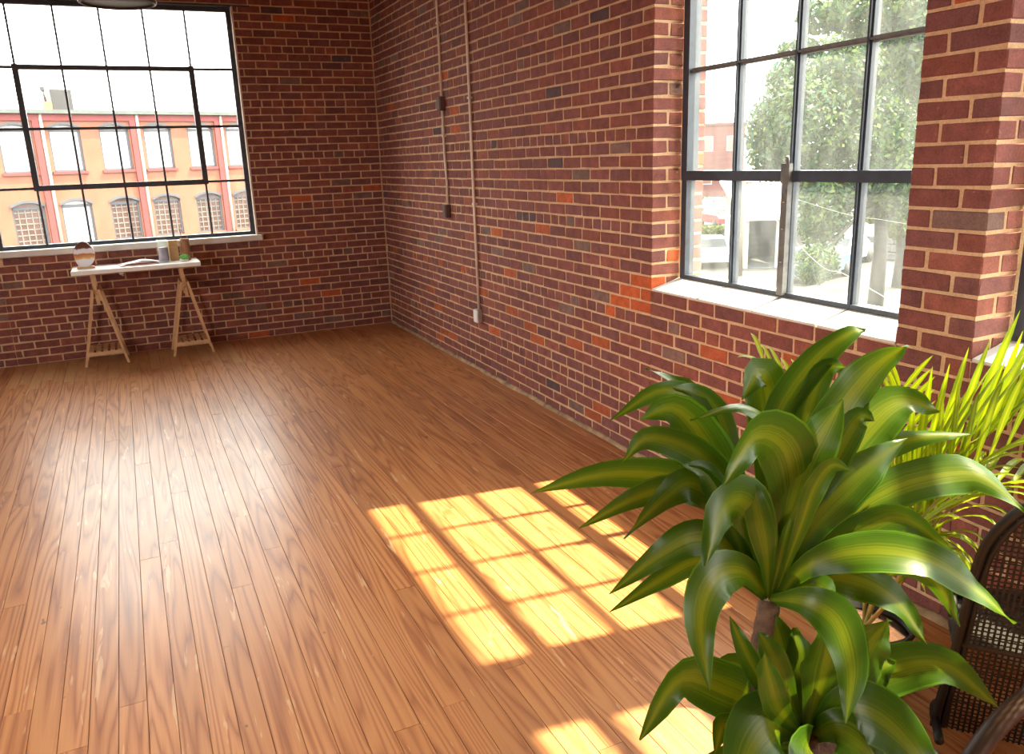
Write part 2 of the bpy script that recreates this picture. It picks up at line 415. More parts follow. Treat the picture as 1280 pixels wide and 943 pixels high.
# ---- bricks
CH = 0.0715; JT = 0.0115; PITCH_B = 0.213
def brick_colour(rnd, u, z):
    q = rnd.random()
    if q < 0.012: c = (0.34, 0.090, 0.032)
    elif q < 0.045: c = (0.155, 0.100, 0.080)
    elif q < 0.055: c = (0.085, 0.055, 0.058)
    elif q < 0.20: c = (0.205, 0.074, 0.050)
    elif q < 0.42: c = (0.150, 0.064, 0.055)
    else: c = (0.174, 0.066, 0.052)
    if z < 0.95 and u is not None and rnd.random() < 0.05: c = (0.30, 0.082, 0.032)  # more orange bricks low down, in part painted-in bounce light from the floor
    if u is not None and 3.63 < u < 4.05 and 0.78 < z < 1.05 and rnd.random() < 0.6: c = (0.40, 0.095, 0.028)
    k = rnd.uniform(0.87, 1.13)
    return (c[0]*k*1.18, c[1]*k*1.06, c[2]*k*1.10)

def course_bricks(ua, ub, i, rnd, flip=False):
    """lengthwise cuts of course i between ua and ub, laid from ub downwards"""
    header = i % 7 == 4
    out = []; u = ub; first = True
    odd = (i % 2 == 1) != flip
    while u > ua+0.03:
        if header: L = (0.150 if odd else 0.203) if first else 0.1065-JT
        else: L = (0.098 if odd else 0.203) if first else 0.203
        L += rnd.uniform(-0.004, 0.004)
        lo = max(u-L, ua)
        if u-lo > 0.025: out.append((lo, u))
        u = lo-JT; first = False
    return out

SILL_C, HEAD_C = 14, 45; REV = 0.185
BR = []        # right wall bricks: (y0,y1,z0,z1,depth)
rb = random.Random(5)
NCR = int(ZC/CH)
def full(i): return (i*CH+JT/2, (i+1)*CH-JT/2)
def add_region(lst, ua, ub, i0, i1, flip=False, mirror=False):
    for i in range(i0, i1):
        z0, z1 = full(i)
        for lo, hi in course_bricks(ua, ub, i, rb, flip):
            dp = 0.09
            if mirror:
                if hi == ub and i % 2 == 1 and SILL_C <= i < HEAD_C: dp = REV     # bonds into the reveal
                lo, hi = ua+ub-hi, ua+ub-lo
            lst.append([lo, hi, z0, z1, dp])
add_region(BR, 3.623, YB, 0, NCR, mirror=True)
for a, b in OPEN_R[:3]:
    add_region(BR, a, b, 0, SILL_C); add_region(BR, a, b, HEAD_C, NCR)
for (a, b) in ((1.745, 2.05), (-0.135, 0.17)):
    for i in range(NCR):
        z0, z1 = full(i)
        cut = a+0.203 if i % 2 == 0 else a+0.098
        BR.append([a, cut, z0, z1, REV if i % 2 else 0.09]); BR.append([cut+JT, b, z0, z1, 0.09 if i % 2 else REV])
# reveal bricks of the jambs: laid in from the wall face, seen end-on
JAMB = []      # (x0,x1,y0,y1,z0,z1)
for (yj, sgn) in ((3.623, 1), (1.745, 1), (2.05, -1), (0.17, -1)):
    for i in range(SILL_C, HEAD_C):
        z0, z1 = full(i)
        cuts = [(0.0905+JT, REV)] if (i % 2 == 0) == (sgn > 0) else []
        cuts.append((REV+0.055, 0.335))
        for a, b in cuts: JAMB.append((a, b, yj, yj+sgn*0.06, z0, z1))

def xr_brick(lo, hi, z0, z1, d):      # centre, half sizes
    return ((d/2, (lo+hi)/2, (z0+z1)/2), (d/2, (hi-lo)/2, (z1-z0)/2))
def screen_size(P, a, b):
    x, y, z = proj(P)
    if z < 0.3 or not (-10 < x < 1290 and -10 < y < 953): return 0
    if x > 1010 and y > 560: return 0
    return FPX*FPX*a*b/(z*z)

mesh_cache = {}
def brick_piece(h, rnd, key):
    var = rnd.randrange(4)
    k = (key, round(h[0], 3), round(h[1], 3), round(h[2], 3), var)
    if k not in mesh_cache:
        r_ = random.Random(hash(k) & 0xffff)
        mesh_cache[k] = MB().bev((0, 0, 0), h, 0.0028, 0.0018, r_).mesh('brick', M['brick'])
    return mesh_cache[k]

def q_len(v): return math.floor(v/0.001)*0.001
def lay(bricks, wall, name_mass, limit=300):
    """bricks: (centre, half, facing area a,b, axis)"""
    rank = sorted(range(len(bricks)), key=lambda k: -bricks[k][2])
    single = set(k for k in rank[:limit] if bricks[k][2] > 0)
    mass = MB()
    for k, (c, h, _, ax) in enumerate(bricks):
        col = brick_colour(rb, c[1] if ax == 0 else None, c[2])
        c = list(c); c[ax] += rb.uniform(-0.0014, 0.0014)
        if k in single:
            hh = [q_len(v) if i != 2 else v for i, v in enumerate(h)]
            o = obj('brick', brick_piece(hh, rb, ax), wall); o.location = c; o.color = (*col, 1)
            o.rotation_euler = (rb.uniform(-0.006, 0.006), rb.uniform(-0.006, 0.006), 0)
        else:
            mass.bev(c, h, 0.0028, 0.0018, rb, col=col)
    mass.build(name_mass, M['brick_s'], wall, attr='bc', kind='stuff')

allr = []
for lo, hi, z0, z1, d in BR:
    c, h = xr_brick(lo, hi, z0, z1, d)
    allr.append((c, h, screen_size((0, c[1], c[2]), h[1]*abs(math.sin(math.atan2(2.53, max(c[1], .1)))), h[2]), 0))
for a, b, y0, y1, z0, z1 in JAMB:
    c = ((a+b)/2, (y0+y1)/2, (z0+z1)/2); h = ((b-a)/2, abs(y1-y0)/2, (z1-z0)/2)
    s_ = screen_size(c, h[0], h[2])*1.5 if (y1 > y0 and a < REV) else 0
    allr.append((c, h, s_, 0))
lay(allr, WR, 'distant_bricks')

BB = []
add_region(BB, -1.34, -0.012, 0, NCR)
add_region(BB, OPEN_B[0][0], OPEN_B[0][1], 0, SILL_C); add_region(BB, OPEN_B[0][0], OPEN_B[0][1], HEAD_C, NCR)
add_region(BB, -5.4, OPEN_B[0][0], 0, NCR, True)
allb = []
for lo, hi, z0, z1, d in BB:
    c = ((lo+hi)/2, YB+d/2, (z0+z1)/2); h = ((hi-lo)/2, d/2, (z1-z0)/2)
    allb.append((c, h, screen_size((c[0], YB, c[2]), h[0], h[2]), 1))
lay(allb, WB, 'distant_bricks')
# steel lintels over the openings
for a, b in OPEN_B[:1]:
    MB().box(a-0.16, b+0.16, YB-0.004, YB+0.10, ZH-0.004, ZH+0.012).build('lintel', M['steel'], WB)
for a, b in OPEN_R[:2]:
    MB().box(-0.003, 0.10, a-0.12, b+0.12, ZH-0.004, ZH+0.012).build('lintel', M['steel'], WR)
# mortar dust along the foot of the long wall
mb = MB(); rr = random.Random(3)
prof = []
ny = 150
for k in range(ny+1):
    y = 0.2+(YB-0.2)*k/ny
    w = 0.022+0.016*mnoise.noise((y*3, 0, 0)) + rr.uniform(-0.003, 0.003); hh = 0.020+0.010*mnoise.noise((y*5, 4, 0))+rr.uniform(-0.003, 0.003)
    prof += [(-max(w, .008), y, 0.0), (-max(w, .008)*0.55, y, hh*0.65), (0.004, y, hh*1.3), (0.006, y, 0)]
mb.add(prof, [[4*k+j, 4*k+j+1, 4*k+j+5, 4*k+j+4] for k in range(ny) for j in range(3)], 0, None, True)
mb.build('trim_1', M['debris'], kind='structure', label='crumbled mortar dust along the foot of the long brick wall', category='trim')

# ---- floor
FL = MB().box(XL-0.33, 0.33, YF-0.33, YB+0.33, -0.25, -0.018).build('floor', M['subfloor'], kind='structure', label='worn orange heart pine plank floor', category='floor')
PW = 0.0868
rp = random.Random(21)
planks = []
ncol = int(7.0/PW)+1
for c in range(ncol):
    x1 = -c*PW-0.003; x0 = x1-PW+0.0019
    y = YB-0.004; first = True
    while y > YF:
        L = rp.uniform(1.5, 4.2)
        light = 0.0
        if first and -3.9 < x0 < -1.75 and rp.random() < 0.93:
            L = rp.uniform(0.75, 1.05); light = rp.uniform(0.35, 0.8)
        elif not first and rp.random() < 0.10: L = rp.uniform(0.4, 0.9)
        y0 = max(y-L, YF); s_ = 0
        for t in (0.02, 0.25, 0.5, 0.75, 0.98):
            px, py, z = proj(((x0+x1)/2, y0+(y-y0)*t, 0))
            if z > 0.3 and -20 < px < 1300 and 380 < py < 970: s_ += FPX*FPX/(z*z)*(y-y0)
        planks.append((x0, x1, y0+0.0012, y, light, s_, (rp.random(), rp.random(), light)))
        y = y0; first = False
rank = sorted(range(len(planks)), key=lambda k: -planks[k][5])
single = set(k for k in rank[:300] if planks[k][5] > 0)
mass = MB()
for k, (x0, x1, y0, y1, light, s_, col) in enumerate(planks):
    dz = rp.uniform(-0.0008, 0.0006)
    b = MB() if k in single else mass
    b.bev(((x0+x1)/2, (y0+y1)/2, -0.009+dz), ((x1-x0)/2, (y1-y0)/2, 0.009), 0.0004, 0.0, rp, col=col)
    if k in single: b.build('plank', M['plank'], FL, attr='pc')
mass.build('distant_planks', M['plank'], FL, attr='pc', kind='stuff')

# ------------------------------------------------------------------ windows
def window(name, origin, rz, cols, rows, vent, glass, label, sill=None, thick=0.026, latch=None):
    """local frame: x along the wall, y out of the room, z up. vent = (c0, c1, r0, r1) indices of the hinged light"""
    w = empty(name, origin, rz, kind='structure', label=label, category='window')
    x0, x1, z0, z1 = cols[0], cols[-1], rows[0], rows[-1]
    f = MB()
    for a, b, c, d in ((x0-0.03, x0+0.012, z0-0.03, z1+0.03), (x1-0.012, x1+0.03, z0-0.03, z1+0.03)): f.box(a, b, -0.012, 0.045, c, d)
    for c, d in ((z0-0.03, z0+0.010), (z1-0.012, z1+0.03)): f.box(x0-0.03, x1+0.03, -0.010, 0.043, c, d)
    f.build('frame', M['steel'], w)
    for x in cols[1:-1]:
        MB().box(x-thick/2, x+thick/2, 0.0, 0.036, z0, z1).box(x-0.005, x+0.005, -0.012, 0.001, z0, z1).build('mullion', M['steel'], w)
    for z in rows[1:-1]:
        MB().box(x0, x1, 0.002, 0.034, z-0.011, z+0.011).box(x0, x1, -0.010, 0.003, z-0.004, z+0.004).build('glazing_bar', M['steel_worn'] if latch else M['steel'], w)
    c0, c1, r0, r1 = vent; t = 0.024
    a, b, c, d = cols[c0], cols[c1], rows[r0], rows[r1]
    v = MB()
    v.box(a-t, a+t, -0.022, 0.05, c-t, d+t); v.box(b-t, b+t, -0.022, 0.05, c-t, d+t)
    v.box(a-t, b+t, -0.020, 0.048, c-t, c+t); v.box(a-t, b+t, -0.020, 0.048, d-t*0.8, d+t*0.8)
    v.build('vent_frame', M['steel'], w)
    for i in range(len(cols)-1):
        for j in range(len(rows)-1):
            MB().box(cols[i]+0.004, cols[i+1]-0.004, 0.016, 0.019, rows[j]+0.004, rows[j+1]-0.004).build('pane', glass, w)
    if latch is not None:
        lx, lz = latch
        p_ = MB().box(lx-0.032, lx+0.006, -0.030, 0.03, z0, lz-0.02)
        p_.build('stay_post', M['steel_worn'], w)
        l_ = MB().box(lx-0.03, lx+0.02, -0.04, -0.018, lz-0.03, lz+0.055).tube([(lx+0.0, -0.03, lz+0.05), (lx+0.012, -0.045, lz+0.085)], 0.009)
        l_.build('latch', M['steel_worn'], w)
        for q in (0.15, 0.30, 0.42):
            MB().lathe([(0.0, 0), (0.006, 0.001), (0.005, 0.004), (0, 0.005)], (lx-0.012, -0.031, z0+q), 8).build('rivet', M['box_met'], w)
    return w
# right wall: local x runs toward the camera (-y), local y is +x
RROWS = [1.064, 1.600, 2.120, 2.645, 3.175]
cw = [3.578-y for y in (3.578, 3.203, 2.822, 2.444, 2.078)]
w1 = window('window_1', (0.19, 3.578, 0), -math.pi/2, cw, RROWS, (0, 4, 1, 3), M['glass_d'], 'tall dusty steel window with a latch next to the brick pier', latch=(cw[2]+0.004, 1.600))
w2 = window('window_2', (0.19, 1.700, 0), -math.pi/2, cw, RROWS, (0, 4, 1, 3), M['glass_d'], 'tall dusty steel window beside the palm and cane chair', latch=(cw[2]+0.004, 1.600))
# sloped sill tiles
def sill_tiles(w, yb):
    for k in range(4):
        a = -0.042+k*0.394; b = a+0.394-0.010
        prof = [(-0.186, 0.998), (-0.186, 1.008), (0.012, 1.058), (0.012, 0.998)]
        vs = [(a, y, z) for y, z in prof]+[(b, y, z) for y, z in prof]
        MB().add(vs, [(0, 1, 2, 3), (7, 6, 5, 4), (1, 0, 4, 5), (2, 1, 5, 6), (3, 2, 6, 7), (0, 3, 7, 4)]).build('sill_tile', M['sill'], w)
sill_tiles(w1, 0); sill_tiles(w2, 0)
for a, b in OPEN_R[:3]:
    MB().box(0.205, 0.37, a-0.02, b+0.02, 0.97, 1.045).build('outer_sill', M['sill'], WR)
BROWS = [1.085, 1.600, 2.120, 2.645, 3.172]
bc_ = [x+3.592 for x in (-3.592, -3.226, -2.860, -2.494, -2.131, -1.768, -1.385)]
w3 = window('window_3', (-3.592, YB+0.085, 0), 0, bc_, BROWS, (1, 5, 1, 3), M['glass'], 'wide black steel grid window behind the trestle table', thick=0.018)
MB().bev(((3.59-1.33-0.035)/2, -0.06, 1.033), (1.175, 0.085, 0.028), 0.004).build('sill', M['sill'], w3)
# plastered sides of the end window
for xx in (OPEN_B[0][1]-0.012-(-3.592), -0.043+0.0):
    MB().box(xx-0.002, xx+0.014, -0.09, 0.03, 1.06, ZH).build('reveal_strip', M['conduit'], w3)

# ------------------------------------------------------------------ conduits and outlets on the long wall
c1 = empty('electrical_conduit', (0, 6.63, 1.30), label='tan conduit with two dark outlet boxes on brick wall, ending at chest height', category='conduit')
MB().tube([(-0.016, 0, ZC-1.30), (-0.016, 0, 0.93)], 0.011).tube([(-0.016, 0, 0.83), (-0.018, 0.004, 0.5), (-0.015, -0.012, 0.25), (-0.016, 0, 0.05)], 0.011).build('pipe', M['conduit'], c1)
for z in (0.88, 0.0):
    b_ = MB().bev((-0.026, 0, z), (0.024, 0.036, 0.055), 0.006).build('outlet_box', M['box_dark'], c1)
    MB().bev((-0.052, 0, z), (0.003, 0.030, 0.048), 0.002).build('cover_plate', M['box_dark'], b_)
for z in (0.62, 1.5, 2.1):
    MB().box(-0.030, 0.003, -0.014, 0.014, z-0.008, z+0.008).build('strap', M['conduit'], c1)
c2 = empty('electrical_conduit', (0, 6.03, 0.48), label='pale straight conduit on brick wall running down to a metal outlet near the floor', category='conduit')
MB().tube([(-0.016, 0, ZC-0.48), (-0.016, 0.0, 1.6), (-0.017, 0.004, 0.8), (-0.016, 0, 0.05)], 0.012).build('pipe', M['conduit'], c2)
b_ = MB().bev((-0.026, 0, 0), (0.025, 0.036, 0.056), 0.006).build('outlet_box', M['box_met'], c2)
MB().bev((-0.053, 0, 0), (0.003, 0.032, 0.050), 0.002).build('cover_plate', M['white_lam'], b_)
for z in (0.9, 1.7, 2.5):
    MB().box(-0.031, 0.003, -0.016, 0.016, z-0.008, z+0.008).build('strap', M['conduit'], c2)

# ------------------------------------------------------------------ pendant lamp
LP = at(147, 2, 5.0)
lamp = empty('pendant_lamp', (LP.x, LP.y, LP.z), label='round dish pendant lamp hanging before the end window', category='lamp')
MB().lathe([(0.215, 0.0), (0.218, 0.012), (0.20, 0.05), (0.15, 0.095), (0.08, 0.125), (0.03, 0.135)], n=48).build('shade', M['lamp_out'], lamp)
MB().lathe([(0.208, 0.003), (0.192, 0.048), (0.145, 0.090), (0.075, 0.119), (0.0, 0.124)], n=48).build('shade_lining', M['lamp_in'], lamp)
MB().lathe([(0.206, 0.010), (0.207, -0.010), (0.214, -0.014), (0.222, -0.010), (0.222, 0.012)], n=48).build('rim', M['lamp_out'], lamp)
MB().lathe([(0.2225, 0.003), (0.226, 0.005), (0.226, 0.013), (0.2225, 0.015)], n=48).build('brass_band', M['brass'], lamp)
MB().lathe([(0.0, 0.045), (0.03, 0.055), (0.04, 0.08), (0.025, 0.11), (0.02, 0.125)], n=20).build('bulb', M['lamp_in'], lamp)
MB().tube([(0, 0, 0.13), (0, 0, ZC-LP.z-0.02)], 0.006).build('cord', M['lamp_out'], lamp)
MB().lathe([(0.055, ZC-LP.z), (0.05, ZC-LP.z-0.025), (0.01, ZC-LP.z-0.03)], n=20).build('ceiling_cup', M['lamp_out'], lamp)

# ------------------------------------------------------------------ trestle table
TZ = 0.885; TX0, TX1, TY0, TY1 = -3.040, -1.958, 8.08, 8.57
tb = MB().bev(((TX0+TX1)/2, (TY0+TY1)/2, TZ-0.019), ((TX1-TX0)/2, (TY1-TY0)/2, 0.019), 0.003)
tb.build('table_top', M['white_lam'], label='white laminate table top resting on two birch trestles', category='table top')
def trestle(xc, label):
    t = empty('trestle', (xc, 8.33, 0), label=label, category='trestle', group='birch trestles under the table top')
    ztop = TZ-0.038; ya, yb = -0.165, 0.175
    for y in (ya, yb):
        for s_ in (-1, 1):
            MB().bar((s_*0.178, y, 0.0), (s_*0.026, y+0.0, 0.70), 0.022, 0.020, (1, 0, 0)).build('leg', M['birch'], t)
    for z, xx in ((0.68, 0.030),):
        for s_ in (-1, 1): MB().bar((s_*xx, ya-0.012, z), (s_*xx, yb+0.012, z), 0.014, 0.045, (1, 0, 0)).build('cross_rail', M['birch'], t)
    for y in (ya+0.03, yb-0.03):
        MB().bar((0.010, y, 0.555), (-0.012, y, ztop-0.02), 0.030, 0.022, (1, 0, 0)).build('height_post', M['birch'], t)
        MB().tube([(0, y-0.04, 0.66), (0, y+0.03, 0.66)], 0.006).build('peg', M['birch'], t)
    MB().box(-0.026, 0.010, ya-0.01, yb+0.01, ztop-0.024, ztop).build('top_rail', M['birch'], t)
    for y in (ya-0.016, yb+0.016): MB().bar((-0.150, y, 0.115), (0.150, y, 0.115), 0.030, 0.016, (0, 0, 1)).build('shelf_rail', M['birch'], t)
    for k in range(5):
        x = -0.118+k*0.059
        MB().box(x-0.019, x+0.019, ya-0.008, yb+0.008, 0.127, 0.137).build('slat', M['birch'], t)
    return t
trestle(-2.872, 'birch trestle with slatted shelf under the agate end of the table')
trestle(-2.118, 'birch trestle with slatted shelf under the lilac jar end of the table')

# ---- things on the table
def tp(px, y): # point on table top below pixel column px at depth y
    v = on_y(px, 330, y); return Vector((v.x, y, TZ))
# banded agate slice on a small wooden stand
a0 = tp(107, 8.30)
ag = empty('agate_slice', a0, label='banded white and orange agate slice with brown cap on wooden stand', category='ornament')
MB().bev((0, 0, 0.008), (0.072, 0.035, 0.008), 0.003).build('stand', M['birch'], ag)
t = NT('agate_bands'); vz = t.new('ShaderNodeTexCoord').outputs['Generated']; sx_ = t.new('ShaderNodeSeparateXYZ'); t.lk(vz, sx_.inputs[0])
nz = t.math('ADD', sx_.outputs[2], t.math('MULTIPLY', t.math('SUBTRACT', t.noise(vz, 3.2, 3), 0.5), 0.22))
cc = t.ramp(nz, [(0.0, (0.62, 0.66, 0.72)), (0.30, (0.74, 0.74, 0.76)), (0.36, (0.66, 0.36, 0.16)), (0.50, (0.42, 0.15, 0.05)), (0.56, (0.72, 0.70, 0.70)), (0.70, (0.66, 0.70, 0.76)), (0.76, (0.12, 0.045, 0.03)), (1.0, (0.10, 0.04, 0.03))])
t.lk(cc, t.b.inputs['Base Color']); t.setv(t.b, Roughness=0.25); M['agate'] = t.m
mb = MB(); N = 30; vs = []
for yy, sc in ((-0.022, 0.93), (-0.016, 1.0), (0.016, 1.0), (0.022, 0.93)):
    for k in range(N):
        th = 2*math.pi*k/N; rx = 0.088*(1+0.05*math.sin(3*th+1)); rz = 0.118*(1+0.03*math.sin(2*th))
        vs.append((rx*sc*math.cos(th)*(0.88 if math.sin(th) > 0.5 else 1), yy, 0.125+rz*sc*math.sin(th)))
fs = [[i*N+j, i*N+(j+1) % N, (i+1)*N+(j+1) % N, (i+1)*N+j] for i in range(3) for j in range(N)]+[list(range(N))[::-1], [3*N+j for j in range(N)]]
mb.add(vs, fs).build('stone', M['agate'], ag)
# papers
p0 = tp(176, 8.27)
bk = empty('booklet', p0, 0.10, label='open white booklet with pink cover lying flat on the table', category='booklet')
MB().bev((-0.02, 0, 0.005), (0.165, 0.088, 0.005), 0.001).build('cover', M['cover'], bk)
mb = MB()
for s_ in (0, 1):
    pts = []
    for k in range(9):
        x = -0.16+0.30*k/8+s_*0.02; z = 0.0125+0.026*math.sin(math.pi*k/8)*(1.0 if k > 3 else 0.7)+s_*0.003
        pts += [(x, -0.078, z), (x, 0.080, z)]
    mb.add(pts, [[2*k, 2*k+2, 2*k+3, 2*k+1] for k in range(8)], 0, None, True)
mb.build('page', M['paper'], bk)
# lilac jar
j0 = tp(206, 8.33)
jr = empty('glass_jar', j0, label='tall clear glass jar holding lilac wax', category='jar')
MB().lathe([(0.044, 0.0), (0.047, 0.004), (0.047, 0.205), (0.044, 0.208), (0.043, 0.205), (0.043, 0.01), (0.0, 0.008)], n=28).build('glass', M['jarglass'], jr)
MB().lathe([(0.0, 0.0105), (0.0415, 0.0105), (0.0415, 0.135), (0.0, 0.137)], n=28).build('wax', M['lilac'], jr)
# kraft box
k0 = tp(219, 8.40)
kb = empty('kraft_box', k0, 0.15, label='slim tan kraft card box standing between jar and carving', category='box')
MB().bev((0, 0, 0.088), (0.040, 0.026, 0.088), 0.002).build('body', M['kraft'], kb)
MB().bev((0, 0, 0.184), (0.041, 0.027, 0.008), 0.002).build('lid', M['birch'], kb)
# carved wooden bottle with sticks
d0_ = tp(234.5, 8.36)
cv_ = empty('wooden_carving', d0_, label='brown carved wooden holder with a tall thin spike, at the end of table', category='carving')
MB().lathe([(0.036, 0.0), (0.040, 0.02), (0.036, 0.09), (0.041, 0.16), (0.044, 0.20), (0.030, 0.205), (0.028, 0.17), (0.0, 0.16)], n=14).build('body', M['walnut'], cv_)
MB().tube([(-0.012, 0, 0.10), (-0.030, 0, 0.30)], [0.006, 0.003], 6).tube([(0.015, 0.01, 0.10), (0.030, 0.01, 0.235)], [0.006, 0.004], 6).build('spike', M['walnut'], cv_)
# succulent
s0 = tp(231, 8.23)
su = empty('succulent', s0, label='small bright green succulent in a tiny white dish', category='plant')
MB().lathe([(0.022, 0), (0.034, 0.004), (0.038, 0.022), (0.034, 0.022), (0.0, 0.016)], n=20).build('dish', M['white_lam'], su)
for k in range(22):
    th = k*2.4; el = 0.25+1.15*(k/22); L = 0.055-0.022*(k/22)
    dr = Vector((math.cos(th)*math.cos(el), math.sin(th)*math.cos(el), math.sin(el)))
    b0 = Vector((0, 0, 0.022)); MB().tube([b0, b0+dr*L*0.45, b0+dr*L*0.8+Vector((0, 0, 0.006)), b0+dr*L+Vector((0, 0, 0.012))], [0.005, 0.011, 0.009, 0.002], 7, flat=0.55).build('leaf', M['lime'], su)
# small clamp below the table edge
cl = tp(150, 8.10)
MB().bev((cl.x, 8.10, TZ-0.038-0.011), (0.020, 0.016, 0.011), 0.004).tube([(cl.x-0.01, 8.10, TZ-0.058), (cl.x+0.015, 8.09, TZ-0.072)], 0.005, 6).build('cable_clip', M['box_met'], label='small grey cable clip under the table top edge', category='clip')

# ------------------------------------------------------------------ plants
def catmull(P, n):
    P = [Vector(p) for p in P]
    Q = [P[0]*2-P[1]]+P+[P[-1]*2-P[-2]]
    seg = len(P)-1; out = []
    for i in range(n+1):
        t = i/n*seg; k = min(int(t), seg-1); f = t-k
        a, b, c, d = Q[k], Q[k+1], Q[k+2], Q[k+3]
        out.append(0.5*((2*b)+(c-a)*f+(2*a-5*b+4*c-d)*f*f+(3*b-a-3*c+d)*f**3))
    return out
def leaf_mesh(path, W, nh, fold=0.22, wave=0.10, seed=0, n=18, across=6, base=0.26, peak=0.48, curl=0.0, twist=0.0):
    rnd = random.Random(seed); P = catmull(path, n)
    mb = MB(); uv = []; ph = rnd.uniform(0, 6.28); fr = rnd.uniform(9, 14); ph2 = rnd.uniform(0, 6.28)
    nh = Vector(nh).normalized(); prevs = None; tw = rnd.uniform(-0.75, 0.75)*twist
    for i, p in enumerate(P):
        t = i/n
        T = (P[min(i+1, n)]-P[max(i-1, 0)]).normalized()
        S = T.cross(nh)
        if S.length < 0.25 and prevs is not None: S = prevs - T*prevs.dot(T)
        S = S.normalized()
        if prevs is not None:
            if S.dot(prevs) < 0: S = -S
            S = (S*0.55+prevs*0.45); S = (S-T*S.dot(T)).normalized()
        prevs = S
        if tw: S = Matrix.Rotation(tw*max(0.0, t-0.25)/0.75, 3, T) @ S
        Nn = S.cross(T)
        if Nn.dot(nh) < 0: Nn = -Nn
        if t < peak: q = t/peak; w = base+(1-base)*(q*q*(3-2*q))
        else: q = (t-peak)/(1-peak); w = max(0.0, 1-q**1.9)
        w = max(w, 0.015)*W/2
        for j in range(across+1):
            s = -1+2*j/across
            off = fold*abs(s)**1.3*w*(1-0.5*t) - curl*abs(s)**2*w*t
            off += wave*W*abs(s)**2*(math.sin(fr*t+ph+(1.4 if s > 0 else 0))+0.5*math.sin(fr*2.3*t+ph2+(2.1 if s > 0 else 0)))*min(1, t*2.5)
            mb.v.append(tuple(p+S*(s*w)+Nn*off)); uv.append((j/across, t))
    k = across+1
    for i in range(n):
        for j in range(across):
            mb.f.append([i*k+j, i*k+j+1, (i+1)*k+j+1, (i+1)*k+j]); mb.mi.append(0); mb.col.append(None); mb.sm.append(True)
    mb.uv = uv
    return mb
TOC = -fwd      # the room side from which the plant is leaned over
def hint(k): return (Vector((0, 0, 1))*(1-k)+TOC*k).normalized()

D0 = 2.0
base_pt = at(925, 935, D0)
PX, PY = -1.165, 1.165
dr = empty('corn_plant', (0, 0, 0), label='large corn plant with yellow striped strap leaves in black pot', category='plant')
PH = 0.30
MB().lathe([(0.180, 0.0), (0.186, 0.004), (0.232, PH-0.03), (0.246, PH-0.028), (0.250, PH-0.003), (0.244, PH), (0.232, PH-0.003), (0.222, PH-0.07)], (PX, PY, 0), 48).build('pot', M['black_pl'], dr)
MB().lathe([(0.226, PH-0.06), (0.12, PH-0.045), (0.0, PH-0.04)], (PX, PY, 0), 32).build('soil', M['soil'], dr)
crA = at(962, 752, D0); crB = at(1006, 918, D0-0.02)
def cane(a, b, r1, r2, bend):
    pts = []; n = 22
    for i in range(n+1):
        t = i/n; p = a.lerp(b, t)+bend*math.sin(math.pi*t)
        pts.append(p)
    rad = [r1+(r2-r1)*i/n+(0.0025 if i % 2 else 0) for i in range(n+1)]
    return MB().tube(pts, rad, 12)
cane(Vector((-1.325, 1.275, PH-0.07)), crA, 0.030, 0.026, Vector((-0.012, 0, 0))).build('cane', M['cane_bark'], dr)
cane(Vector((crB.x+0.01, crB.y-0.01, PH-0.07)), crB, 0.030, 0.028, Vector((0.0, 0, 0))).build('cane', M['cane_bark'], dr)

